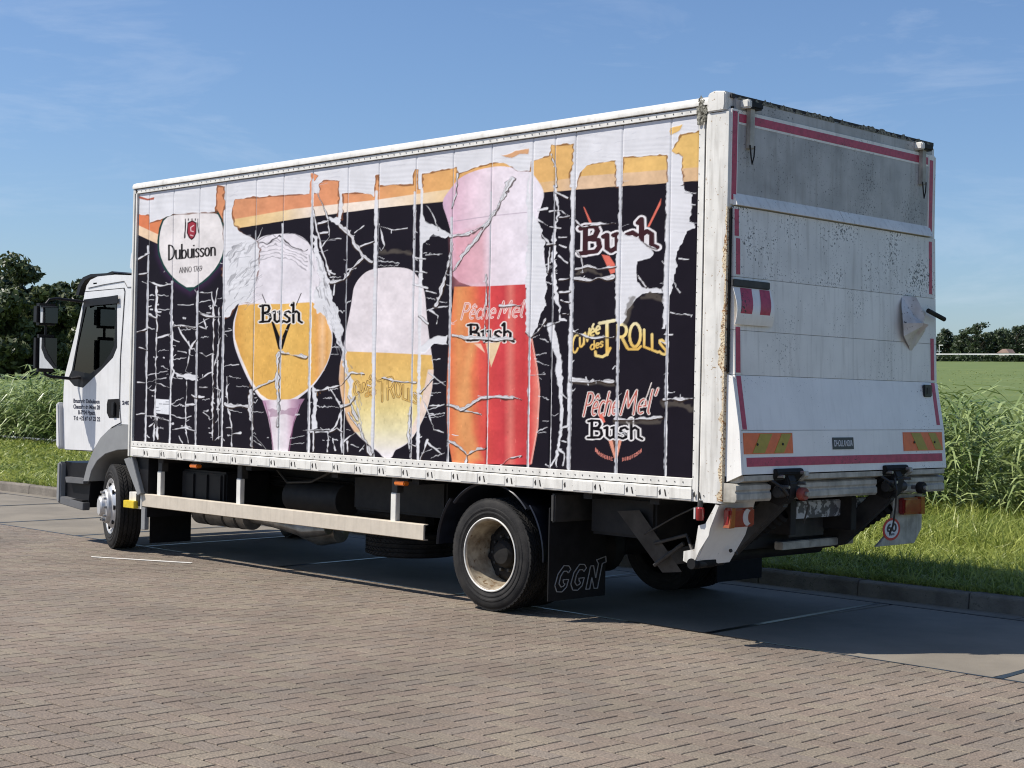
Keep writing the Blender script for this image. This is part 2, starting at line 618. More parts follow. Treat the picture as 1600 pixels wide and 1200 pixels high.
def raw(name, verts, faces_flat, nper, material, parent=None, tint=None, smooth=False):
    """fast numpy mesh with faces of a fixed size"""
    verts = np.asarray(verts, np.float32)
    faces_flat = np.asarray(faces_flat, np.int32).ravel()
    nf = len(faces_flat) // nper
    me = bpy.data.meshes.new(name)
    me.vertices.add(len(verts))
    me.vertices.foreach_set('co', verts.ravel())
    me.loops.add(len(faces_flat))
    me.loops.foreach_set('vertex_index', faces_flat)
    me.polygons.add(nf)
    me.polygons.foreach_set('loop_start', np.arange(0, nf * nper, nper, dtype=np.int32))
    me.update(calc_edges=True)
    me.polygons.foreach_set('use_smooth', np.full(nf, bool(smooth)))
    if tint is not None:
        a = me.attributes.new('tint', 'FLOAT', 'POINT')
        a.data.foreach_set('value', np.asarray(tint, np.float32))
    me.materials.append(MATS[material])
    o = bpy.data.objects.new(name, me)
    COL.objects.link(o)
    if parent is not None:
        o.parent = parent
        o.matrix_parent_inverse = parent.matrix_world.inverted()
    return o


def empty(name, loc=(0, 0, 0)):
    o = bpy.data.objects.new(name, None)
    o.location = loc
    o.empty_display_size = 0.3
    COL.objects.link(o)
    bpy.context.view_layer.update()
    return o


def tag(o, label=None, cat=None, group=None, kind=None):
    if label:
        o['label'] = label
    if cat:
        o['category'] = cat
    if group:
        o['group'] = group
    if kind:
        o['kind'] = kind
    return o


def lettering(body, size, origin, right, up, material, parent, name='lettering', width=None, depth=0.0006, bold=0.0):
    cu = bpy.data.curves.new('t', 'FONT')
    cu.body = body
    cu.size = size
    cu.extrude = depth
    cu.offset = bold
    o = bpy.data.objects.new('t', cu)
    COL.objects.link(o)
    dg = bpy.context.evaluated_depsgraph_get()
    me = bpy.data.meshes.new_from_object(o.evaluated_get(dg))
    bpy.data.objects.remove(o)
    bpy.data.curves.remove(cu)
    r, u = Vector(right).normalized(), Vector(up).normalized()
    n = r.cross(u)
    w = max(v.co.x for v in me.vertices)
    sx = (width / w) if width else 1.0
    for v in me.vertices:
        c = v.co.copy()
        v.co = Vector(origin) + r * c.x * sx + u * c.y + n * c.z
    me.materials.clear()
    me.materials.append(MATS[material])
    me.name = name
    ob = bpy.data.objects.new(name, me)
    COL.objects.link(ob)
    ob.parent = parent
    ob.matrix_parent_inverse = parent.matrix_world.inverted()
    return ob

# ================================================================== THE SETTING
YC, YK = 0.48, 3.15           # brick / concrete boundary, foot of the kerb


def verge_z(y):
    return 0.125 + 0.045 * (y - 3.3)


def field_z(x, y):
    return 0.33 + 0.034 * (y - 8.5) - 0.005 * x


# ---- field, one sheet to the horizon (it falls away from the road's crossfall)
def field():
    xs = np.concatenate([[-2500, -900, -400, -200], np.linspace(-120, 120, 25), [200, 400, 900, 2500]])
    ys = np.concatenate([[8.4, 10, 14, 20], np.linspace(30, 320, 20), [500, 900, 1600, 3000]])
    vv = [(x, y, field_z(x, y)) for y in ys for x in xs]
    nx = len(xs)
    ff = [(j * nx + i, j * nx + i + 1, (j + 1) * nx + i + 1, (j + 1) * nx + i) for j in range(len(ys) - 1) for i in range(nx - 1)]
    o = MB().add(vv, ff).build('field', 'field_green')
    tag(o, 'flat green crop field stretching to the far tree line', 'field', kind='structure')


field()

# ---- base under the paving, runs on behind the camera
g = MB().add([(-60, -60, -0.022), (60, -60, -0.022), (60, YK + 0.05, -0.022), (-60, YK + 0.05, -0.022)], [(0, 1, 2, 3)]).build('ground', 'joint_sand')
tag(g, 'sand bed showing in the joints of the brick paving', 'ground', kind='structure')

# ---- verge
xs = np.linspace(-60, 40, 60)
ys = np.array([3.28, 4, 5, 6, 7, 8, 8.6])
vv = [(x, y, verge_z(y) - 0.02) for y in ys for x in xs]
ff = [(j * 60 + i, j * 60 + i + 1, (j + 1) * 60 + i + 1, (j + 1) * 60 + i) for j in range(len(ys) - 1) for i in range(59)]
o = MB().add(vv, ff).build('verge', 'soil')
tag(o, 'earth bank of the roadside verge under the grass', 'verge', kind='structure')


# ---- herringbone brick paving
def bricks():
    root = empty('brick_paving', (0, 0, 0))
    tag(root, 'brown grey concrete bricks laid in a herringbone pattern', 'paving', kind='structure')
    w = 0.105
    gap = 0.0095
    ch = 0.003

    def brick_geo(lx, ly):
        hx, hy = lx / 2 - gap / 2, ly / 2 - gap / 2
        a = [(-hx, -hy, -0.026), (hx, -hy, -0.026), (hx, hy, -0.026), (-hx, hy, -0.026)]
        b = [(-hx, -hy, -ch), (hx, -hy, -ch), (hx, hy, -ch), (-hx, hy, -ch)]
        c = [(-hx + ch, -hy + ch, 0), (hx - ch, -hy + ch, 0), (hx - ch, hy - ch, 0), (-hx + ch, hy - ch, 0)]
        f = [(8, 9, 10, 11)]
        for i in range(4):
            j = (i + 1) % 4
            f += [(i, j, 4 + j, 4 + i), (4 + i, 4 + j, 8 + j, 8 + i)]
        return np.array(a + b + c, np.float32), np.array(f, np.int32)
    gh, fh = brick_geo(2 * w, w)
    gv, fv = brick_geo(w, 2 * w)
    items, halves = [], []
    i0, i1 = int(-17 / w), int(4.2 / w)
    j0, j1 = int((-6.0 - YC) / w), 0
    for j in range(j0, j1):
        for i in range(i0, i1):
            k = (i - j) % 4
            if k == 0:
                cx, cy, vert = (i + 1) * w, YC + (j + 0.5) * w, False
            elif k == 3:
                if j == -1:
                    halves.append(((i + 0.5) * w, YC - 0.5 * w))
                    continue
                cx, cy, vert = (i + 0.5) * w, YC + (j + 1) * w, True
            else:
                continue
            d = np.array([cx, cy, 0]) - CAM
            dep = d @ CF
            inside = False
            if dep > 2:
                px, py = project((cx, cy, 0))
                inside = 0 < px < 1600 and 0 < py < 1195
            items.append((dep if inside else dep + 1000, cx, cy, vert))
    # half bricks closing the edge along the concrete
    items.sort()
    mh = bpy.data.meshes.new('paver')
    mh.from_pydata(gh.tolist(), [], fh.tolist())
    mh.materials.append(MATS['paver'])
    rr = random.Random(3)
    for d, cx, cy, vert in items[:300]:
        b = bpy.data.objects.new('paver', mh)
        COL.objects.link(b)
        b.location = (cx + rr.uniform(-.0012, .0012), cy + rr.uniform(-.0012, .0012), rr.uniform(-.0014, .0006))
        b.rotation_euler = (rr.uniform(-.004, .004), rr.uniform(-.004, .004), (math.pi / 2 if vert else 0) + rr.uniform(-.008, .008))
        b.parent = root
    rest = items[300:]
    gs, _ = brick_geo(w, w)
    rest += [(0, cx, cy, None) for cx, cy in halves]
    n = len(rest)
    V = np.zeros((n, 12, 3), np.float32)
    F = np.zeros((n, len(fh), 4), np.int32)
    T = np.repeat(RNG.random(n), 12)
    for q, (d, cx, cy, vert) in enumerate(rest):
        gg = (gs if vert is None else gv if vert else gh).copy()
        gg[:, 2] += gg[:, 0] * rr.uniform(-.004, .004) + gg[:, 1] * rr.uniform(-.004, .004) + rr.uniform(-.0014, .0006)
        gg[:, 0] += cx
        gg[:, 1] += cy
        V[q] = gg
        F[q] = fh + 12 * q
    o = raw('paver_field', V.reshape(-1, 3), F.reshape(-1, 4), 4, 'paver', root, tint=T)
    tag(o, kind='stuff')
    # edge row of whole bricks lying along the concrete: fills the saw teeth
    print('bricks', len(items))


bricks()
# surface beyond the built bricks (behind the camera, far left)
m = MB()
for x0, x1, y0, y1 in ((-60, -17.0, -60, YC - .015), (4.3, 60, -60, YC - .015), (-17.0, 4.3, -60, -6.0)):
    m.add([(x0, y0, -.003), (x1, y0, -.003), (x1, y1, -.003), (x0, y1, -.003)], [(0, 1, 2, 3)])
o = m.build('paved_yard', 'paver')
tag(o, 'worn brick paved yard beyond the near bricks', 'yard', kind='structure')


# ---- concrete bay
def bay():
    root = empty('concrete_bay', (0, 0, 0))
    tag(root, 'strip of pale concrete slabs between brick paving and kerb', 'concrete', kind='structure')
    xs_ = [-19.5, -17.2, -15.1, -13.0, -10.75, -8.9, -7.55, -5.35, -3.0, -0.5, 1.63, 4.0, 7.0, 12.0]
    for a, b in zip(xs_[:-1], xs_[1:]):
        MB().box(a + 0.012, b - 0.012, YC + 0.012, 2.86, -0.05, 0.0, 0.004).build('slab', 'concrete', root)
    for a in np.arange(-19.5, 12, 2.0):
        MB().box(a + 0.004, a + 1.996, 2.885, YK + 0.01, -0.05, -0.004, 0.004).build('gutter_slab', 'concrete', root)
    for x in xs_[1:-1]:
        m = MB()
        m.add([(x + .03 - .026, YC, .003), (x + .03 + .026, YC, .003), (x - .11 + .022, 2.86, .003), (x - .11 - .022, 2.86, .003)], [(0, 1, 2, 3)])
        m.build('joint_sealant', 'bitumen', root, 0)
    MB().box(-19.5, 12, 2.858, 2.888, -0.05, 0.0025).build('joint_sealant', 'bitumen', root)
    MB().box(-19.5, 12, YC - 0.012, YC + 0.013, -0.05, 0.0015).build('joint_sealant', 'bitumen', root)


bay()


def kerb():
    root = empty('kerb', (0, 0, 0))
    tag(root, 'low concrete kerb along the grass verge', 'kerb', kind='structure')
    rr = random.Random(5)
    for a in np.arange(-24.0, 9.0, 1.0):
        j = rr.uniform(-.004, .004)
        MB().prism([(YK + j, -0.05), (YK + .012 + j, .105), (YK + .03 + j, .124 + j), (YK + .15, .124 + j), (YK + .15, -.05)], 'x', a + .005, a + .995, 0.004).build('kerb_stone', 'kerbstone', root)


kerb()
# thin white strip lying on the bricks beside the front wheel
o = MB().add([(-6.98, -.43, .0035), (-6.92, -.46, .0035), (-5.98, 0.0, .0035), (-6.02, .05, .0035)], [(0, 1, 2, 3)]).build('pale_line', 'pale_mark')
tag(o, 'short thin white line on the bricks beside the front wheel', 'marking', kind='structure')


# ---- grass and reeds
def blades(n, xr, yr, h, w, lean, zfun, seed, segs=2, wind=(0.3, 0.1), dens=None):
    """n curved blades -> verts, quads, tint"""
    r = np.random.default_rng(seed)
    x = r.uniform(*xr, n)
    y = r.uniform(*yr, n)
    if dens is not None:
        keep = dens(x, y) > r.random(n)
        x, y = x[keep], y[keep]
        n = len(x)
    z = zfun(x, y)
    hh = h * r.uniform(.45, 1.2, n)
    a = r.uniform(0, 2 * np.pi, n)
    ln = lean * r.uniform(.2, 1.3, n)
    dx = np.cos(a) * ln + wind[0] * r.uniform(0, 1, n)
    dy = np.sin(a) * ln + wind[1] * r.uniform(0, 1, n)
    ta = r.uniform(0, 2 * np.pi, n)
    wx, wy = np.cos(ta) * w / 2, np.sin(ta) * w / 2
    V = np.zeros((n, 2 * (segs + 1), 3), np.float32)
    for s in range(segs + 1):
        t = s / segs
        k = (1 - 0.9 * t ** 1.5)
        px = x + dx * hh * t ** 1.8
        py = y + dy * hh * t ** 1.8
        pz = z + hh * t * (1 - 0.25 * t * np.minimum(1.5, np.hypot(dx, dy)))
        V[:, 2 * s] = np.stack([px - wx * k, py - wy * k, pz], 1)
        V[:, 2 * s + 1] = np.stack([px + wx * k, py + wy * k, pz], 1)
    base = (np.arange(n) * 2 * (segs + 1))[:, None]
    F = np.concatenate([base + np.array([[2 * s, 2 * s + 1, 2 * s + 3, 2 * s + 2]]) for s in range(segs)], 1)
    T = np.repeat(r.random(n), 2 * (segs + 1))
    return V.reshape(-1, 3), F.reshape(-1, 4), T


def merge(parts):
    V, F, T, n = [], [], [], 0
    for v, f, t in parts:
        V.append(v); F.append(f + n); T.append(t); n += len(v)
    return np.concatenate(V), np.concatenate(F), np.concatenate(T)


vz = lambda x, y: verge_z(y) - 0.01
P = [blades(36000, (-5.5, 2.6), (3.29, 6.8), .085, .024, 2.0, vz, 1), blades(14000, (-5.5, 2.6), (3.29, 7.0), .16, .012, 1.0, vz, 9),
     blades(14000, (-5.5, 2.6), (5.4, 8.6), .26, .018, 1.2, vz, 2),
     blades(5000, (-16, -5.5), (3.29, 8.5), .16, .02, .6, vz, 3),
     blades(40000, (-42, -14), (3.29, 8.6), .13, .045, 1.8, vz, 4),
     blades(5000, (-5.5, 2.6), (3.26, 3.40), .09, .008, 1.2, vz, 5, wind=(0, -.5)),
     blades(3000, (-24, -12), (3.26, 3.40), .09, .016, 1.2, vz, 6, wind=(0, -.5))]
V, F, T = merge(P)
o = raw('verge_grass', V, F, 4, 'grass', None, T)
tag(o, 'short sunlit grass growing on the verge behind the kerb', 'grass', kind='stuff')


def reeds():
    r = np.random.default_rng(21)
    VV, FF, TT, n0 = [], [], [], 0

    def patch(n, xr, yr, leaves, wl, hs=1.0):
        nonlocal n0
        x = r.uniform(*xr, n); y = r.uniform(*yr, n)
        hump = .82 + .18 * np.sin(x * 0.9 + 1.0) * np.cos(x * .37)
        h = r.uniform(1.0, 1.62, n) * hs * hump
        z = field_z(x, y) - .05
        m = n * leaves
        X, Y, Z, H = (np.repeat(q, leaves) for q in (x, y, z, h))
        lv = np.tile(np.arange(leaves), n) / max(1, leaves - 1)
        a = r.uniform(0, 2 * np.pi, m)
        ll = r.uniform(.35, .8, m)
        up = r.uniform(.25, .9, m)
        wind = .38
        b0 = np.stack([X + .05 * H * lv, Y, Z + H * (.12 + .75 * lv)], 1)
        di = np.stack([np.cos(a) + wind, np.sin(a) * .9, np.zeros(m)], 1)
        di /= np.linalg.norm(di, axis=1)[:, None]
        sd = np.stack([-di[:, 1], di[:, 0], r.uniform(-.5, .5, m)], 1)
        segs = 3
        V = np.zeros((m, 2 * (segs + 1), 3), np.float32)
        for s in range(segs + 1):
            t = s / segs
            p = b0 + di * (ll * (t * .85))[:, None]
            p[:, 2] += ll * (up * t * 1.1 - .75 * t * t)
            k = wl * (0.55 + .9 * t - 1.4 * t * t)
            V[:, 2 * s] = p - sd * k
            V[:, 2 * s + 1] = p + sd * k
        base = (np.arange(m) * 2 * (segs + 1))[:, None] + n0
        F = np.concatenate([base + np.array([[2 * s, 2 * s + 1, 2 * s + 3, 2 * s + 2]]) for s in range(segs)], 1)
        VV.append(V.reshape(-1, 3)); FF.append(F.reshape(-1, 4)); TT.append(np.repeat(r.random(m), 2 * (segs + 1)))
        n0 += m * 2 * (segs + 1)
    patch(950, (-7.5, 3.5), (7.6, 9.9), 11, .021, 1.3)
    patch(2600, (-44, -16), (8.0, 10.2), 9, .026, 1.1)
    patch(500, (-16, -7.5), (8.2, 9.9), 7, .02)
    o = raw('reed_bed', np.concatenate(VV), np.concatenate(FF), 4, 'reed', None, np.concatenate(TT))
    tag(o, 'dense belt of tall arching reeds along the ditch behind the verge', 'reeds', kind='stuff')


reeds()
P = [blades(24000, (-60, 6), (10, 45), .09, .05, 2.4, lambda x, y: field_z(x, y) - .03, 31),
     blades(8000, (-120, -10), (45, 130), .10, .12, 2.4, lambda x, y: field_z(x, y) - .03, 32)]
V, F, T = merge(P)
o = raw('field_crop', V, F, 4, 'field_green', None, T)
tag(o, 'low leafy crop covering the field beyond the reeds', 'crop', kind='stuff')


# ---- trees
def tree(loc, h, rx, ry, seed, leafmat, nleaf, leaf, label, group, name='tree', trunk=.25, squash=1.0, gaps=0.0):
    r = np.random.default_rng(seed)
    root = empty(name, loc)
    tag(root, label, 'tree', group)
    lx, ly, lz = loc
    # limbs
    m = MB()
    tips = []
    th = h * trunk
    m.tube([(lx, ly, lz - .2), (lx + .1, ly, lz + th * .6), (lx - .05, ly + .1, lz + th * 1.3)], [h * .03, h * .024, h * .018], 8)
    nl = 15
    for i in range(nl):
        a = 2 * math.pi * i / nl + r.uniform(-.3, .3)
        rad = r.uniform(.25, 1.0)
        zz = h * (trunk + (1 - trunk) * r.uniform(.2, .95) * (1 - .35 * rad ** 2))
        tip = (lx + math.cos(a) * rx * rad * .85, ly + math.sin(a) * ry * rad * .85, lz + zz)
        m.tube([(lx, ly, lz + th * r.uniform(.7, 1.3)), (lx + (tip[0] - lx) * .45, ly + (tip[1] - ly) * .45, lz + zz * .72), tip], [h * .012, h * .008, h * .003], 5)
        tips.append(tip)
    m.build('trunk', 'bark', root)
    # clumped crown
    C = [np.array(t) for t in tips]
    for i in range(40):
        a = r.uniform(0, 2 * np.pi); q = math.sqrt(r.random())
        zz = r.uniform(.02, 1) * (1 - .4 * q * q)
        C.append(np.array([lx + math.cos(a) * rx * q, ly + math.sin(a) * ry * q, lz + h * (trunk * .75 + (1 - trunk * .75) * zz * .97)]))
    C = np.array(C)
    if gaps:
        C = C[r.random(len(C)) > gaps]
    cs = r.uniform(.16, .30, len(C)) * (rx + ry) / 2
    per = nleaf // len(C)
    idx = np.repeat(np.arange(len(C)), per)
    d = r.normal(size=(len(idx), 3))
    d /= np.linalg.norm(d, axis=1)[:, None]
    d *= (r.random(len(idx)) ** .45)[:, None]
    pos = C[idx] + d * cs[idx][:, None] * np.array([1.15, 1.15, .75 * squash])
    pos[:, 2] = np.maximum(pos[:, 2], lz + .4)
    n = len(pos)
    nrm = d + r.normal(size=(n, 3)) * .7 + np.array([0, 0, .4])
    nrm /= np.linalg.norm(nrm, axis=1)[:, None]
    t1 = np.cross(nrm, r.normal(size=(n, 3)))
    t1 /= np.linalg.norm(t1, axis=1)[:, None] + 1e-9
    t2 = np.cross(nrm, t1)
    s = leaf * r.uniform(.6, 1.3, n)[:, None]
    V = np.stack([pos - t1 * s * .9, pos - t2 * s * .45, pos + t1 * s * .9, pos + t2 * s * .45], 1).reshape(-1, 3)
    F = np.arange(n * 4).reshape(-1, 4)
    raw('crown', V, F, 4, leafmat, root, np.repeat(r.random(n), 4))
    return root


def at_px(px, depth_y, zoff=0.0):
    """ground point of the field under photo column px at world y"""
    x = SP(px, 560, depth_y)[0]
    return (x, depth_y, field_z(x, depth_y) + zoff)


left_specs = [(-70, 42, 8.6, 3.8, 101), (-25, 44, 8.7, 3.3, 102), (18, 42, 8.3, 3.4, 103), (50, 43, 7.5, 2.6, 104),
              (78, 46, 6.9, 2.4, 105), (102, 47, 6.6, 2.4, 106), (126, 45, 6.8, 2.3, 107), (150, 48, 6.6, 2.6, 108)]
lab = ['tall dark broadleaf tree at the end of the grove beyond the reeds', 'tall dark tree in the grove, second from its outer end',
       'broad dark tree at the highest part of the grove, beside its shoulder', 'dark tree on the shoulder where the grove drops in height',
       'low dark tree just beside the grove\'s high shoulder', 'low dark tree behind the cab\'s upper mirror',
       'low dark tree beside the cab\'s windscreen pillar', 'low dark tree seen through the cab\'s side window']
for (px, yy, h, rx, sd), lb in zip(left_specs, lab):
    tree(at_px(px, yy), h, rx * 1.15, rx, sd, 'foliage_dark', 15000, .27, lb, 'trees of the dark grove beyond the cab', trunk=.06)

right_specs = [(1440, 5.4, 3.2), (1476, 5.6, 3.4), (1503, 4.6, 3.0), (1524, 7.2, 3.6), (1543, 5.0, 3.0), (1558, 5.8, 2.8), (1583, 6.4, 3.6), (1604, 5.8, 3.4)]
rl = ['far tree partly hidden by the tail lift edge', 'far low tree beside the thin lamp post', 'small far round tree in the field border',
      'tallest far tree with a see-through crown', 'small far tree under the tallest one', 'far tree with a flat dark crown',
      'far pine-like tree with a wide crown by the red roofed house', 'far tree with gaps in its crown at the end of the row']
for k, ((px, h, rx), lb) in enumerate(zip(right_specs, rl)):
    yy = 262 + (k % 3) * 5
    p_ = at_px(px, yy)
    hh = h * 1.12
    tree(p_, hh, rx * 1.1, rx, 200 + k, 'foliage_far', 2600, .34, lb, 'trees on the far field border', trunk=.22, squash=.8, gaps=.3 if k in (3, 5, 6, 7) else .1)

# low hedge, guard rail, house and lamp post at the far field edge
def hedge():
    r = np.random.default_rng(77)
    n = 14000
    x = r.uniform(-140, 10, n)
    y = 245 + r.uniform(-.7, .7, n)
    z = field_z(x, y) + r.random(n) * 1.0
    pos = np.stack([x, y, z], 1)
    t1 = r.normal(size=(n, 3)); t1 /= np.linalg.norm(t1, axis=1)[:, None]
    t2 = np.cross(t1, r.normal(size=(n, 3))); t2 /= np.linalg.norm(t2, axis=1)[:, None]
    s = .3
    V = np.stack([pos - t1 * s, pos - t2 * s, pos + t1 * s, pos + t2 * s], 1).reshape(-1, 3)
    o = raw('hedge', V, np.arange(n * 4).reshape(-1, 4), 4, 'foliage_far', None, np.repeat(r.random(n), 4))
    tag(o, 'long low dark hedge along the far edge of the field', 'hedge')


hedge()
m = MB()
gx0, gx1 = -170, 20
m.box(gx0, gx1, 250.0, 250.08, 0, .20)
m.xform(Matrix.Translation((0, 0, field_z(-50, 250) + .95)) @ Matrix.Rotation(0.005, 4, 'Y'))
gr = m.build('guard_rail', 'guard_white')
tag(gr, 'thin white rail running along the road behind the far hedge', 'guard rail')
hx, hy, hz = at_px(1572, 256)
h_root = empty('house', (hx, hy, hz))
tag(h_root, 'small far house with a reddish roof among the trees', 'house')
MB().box(hx - 1.0, hx + 1.0, hy - 1.0, hy + 1.0, hz, hz + 1.5).build('wall', 'wall_pale', h_root)
MB().prism([(hx - 1.2, hz + 1.5), (hx + 1.2, hz + 1.5), (hx + .6, hz + 2.2), (hx - .1, hz + 2.2)], 'y', hy - 1.2, hy + 1.2).build('roof', 'roof_tile', h_root)
px_, py_, pz_ = at_px(1467.5, 252)
lp = empty('lamp_post', (px_, py_, pz_))
tag(lp, 'thin pale lamp post at the far field edge', 'lamp post')
MB().cyl((px_, py_, pz_), (px_, py_, pz_ + 2.9), .09, .06, 8).build('post', 'guard_white', lp)
MB().box(px_ - .1, px_ + .75, py_ - .1, py_ + .1, pz_ + 2.88, pz_ + 3.02).build('lamp_head', 'guard_white', lp)

# ================================================================== THE TRUCK
TR = empty('delivery_truck', (-4.3, 1.25, 0))
tag(TR, 'white box delivery truck with a peeling printed side and closed tail lift', 'truck')
W = 2.52
XF, XP = -7.06, -0.235         # front edge of the box, joint between panels and corner post
ZB, ZT = 1.075, 3.425           # printed panels


# ------------------------------------------------------------------ painted side panels
class Canvas:
    def __init__(self, x0, x1, z0, z1, nx, nz):
        self.xs = np.linspace(x0, x1, nx)
        self.zs = np.linspace(z0, z1, nz)
        X, Z = np.meshgrid(self.xs, self.zs)
        P = np.stack([X, np.zeros_like(X), Z], -1) - CAM
        w = P @ CF
        self.U0 = 800 + FPX * (P @ CR) / w
        self.V0 = 600 - FPX * (P @ CU) / w
        self.C = np.zeros((nz, nx, 3))
        self.F = np.ones((nz, nx))          # film still in place
        self.n_fine = (self.noise(5, 1), self.noise(5, 2))
        self.n_mid = (self.noise(16, 3), self.noise(16, 4))
        self.cu0, self.cu1 = self.U0.min(0), self.U0.max(0)

    def noise(self, cell, seed):
        r = np.random.default_rng(seed)
        g = r.uniform(-1, 1, (200, 260))
        a = (self.U0 - 150) / cell
        b = (self.V0 - 100) / cell
        i = np.floor(a).astype(int); j = np.floor(b).astype(int)
        fa, fb = a - i, b - j
        fa = fa * fa * (3 - 2 * fa); fb = fb * fb * (3 - 2 * fb)
        q = lambda jj, ii: g[jj % 200, ii % 260]
        return (q(j, i) * (1 - fa) + q(j, i + 1) * fa) * (1 - fb) + (q(j + 1, i) * (1 - fa) + q(j + 1, i + 1) * fa) * fb

    def win(self, u0, u1, v0, v1, pad):
        c = np.where((self.cu1 >= u0 - pad) & (self.cu0 <= u1 + pad))[0]
        if len(c) == 0:
            return None
        Vv = self.V0[:, [c[0], c[-1]]]
        rws = np.where((Vv.max(1) >= v0 - pad) & (Vv.min(1) <= v1 + pad))[0]
        if len(rws) == 0:
            return None
        return (slice(rws[0], rws[-1] + 1), slice(c[0], c[-1] + 1))

    def uv(self, s, warp):
        u, v = self.U0[s], self.V0[s]
        if warp:
            u = u + warp * (.6 * self.n_fine[0][s] + .8 * self.n_mid[0][s])
            v = v + warp * (.6 * self.n_fine[1][s] + .8 * self.n_mid[1][s])
        return u, v

    @staticmethod
    def segdist(u, v, a, b, sx=1.0, sy=1.0):
        ax, ay = a; bx, by = b
        dx, dy = (bx - ax) / sx, (by - ay) / sy
        pu, pv = (u - ax) / sx, (v - ay) / sy
        l2 = dx * dx + dy * dy + 1e-9
        t = np.clip((pu * dx + pv * dy) / l2, 0, 1)
        return np.hypot(pu - t * dx, pv - t * dy)

    def blend(self, s, a, col, peel=None):
        if callable(col):
            c = col(self.U0[s], self.V0[s])
        else:
            c = np.array(col)
        self.C[s] = self.C[s] * (1 - a[..., None]) + c * a[..., None]
        if peel is not None:
            self.F[s] = self.F[s] * (1 - a) + peel * a

    def poly(self, pts, col, warp=0.0, soft=0.9, peel=None, op=1.0):
        us = [p[0] for p in pts]; vs_ = [p[1] for p in pts]
        s = self.win(min(us), max(us), min(vs_), max(vs_), 4 + warp)
        if s is None:
            return
        u, v = self.uv(s, warp)
        ins = np.zeros(u.shape, bool)
        d = np.full(u.shape, 1e9)
        n = len(pts)
        for i in range(n):
            a, b = pts[i], pts[(i + 1) % n]
            if a[1] != b[1]:
                c = ((a[1] > v) != (b[1] > v)) & (u < (b[0] - a[0]) * (v - a[1]) / (b[1] - a[1]) + a[0])
                ins ^= c
            d = np.minimum(d, self.segdist(u, v, a, b))
        sd = np.where(ins, d, -d)
        self.blend(s, np.clip(sd / soft + .5, 0, 1) * op, col, peel)

    def line(self, pts, w, col, warp=0.0, soft=0.9, nib=(1.0, 1.0), peel=None, vary=0.0, op=1.0):
        us = [p[0] for p in pts]; vs_ = [p[1] for p in pts]
        s = self.win(min(us), max(us), min(vs_), max(vs_), w * 1.5 + 4 + warp)
        if s is None:
            return
        u, v = self.uv(s, warp)
        d = np.full(u.shape, 1e9)
        if len(pts) == 1:
            pts = [pts[0], (pts[0][0] + .01, pts[0][1])]
        for a, b in zip(pts[:-1], pts[1:]):
            d = np.minimum(d, self.segdist(u, v, a, b, *nib))
        ww = w / 2
        if vary:
            ww = ww * np.clip(1 + vary * (self.n_mid[0][s] + self.n_fine[1][s]), .05, 3)
        self.blend(s, np.clip((ww - d) / soft + .5, 0, 1) * op, col, peel)


def arc(cx, cy, rx, ry, a0, a1, n=10):
    return [(cx + rx * math.cos(math.radians(a0 + (a1 - a0) * i / n)), cy + ry * math.sin(math.radians(a0 + (a1 - a0) * i / n))) for i in range(n + 1)]


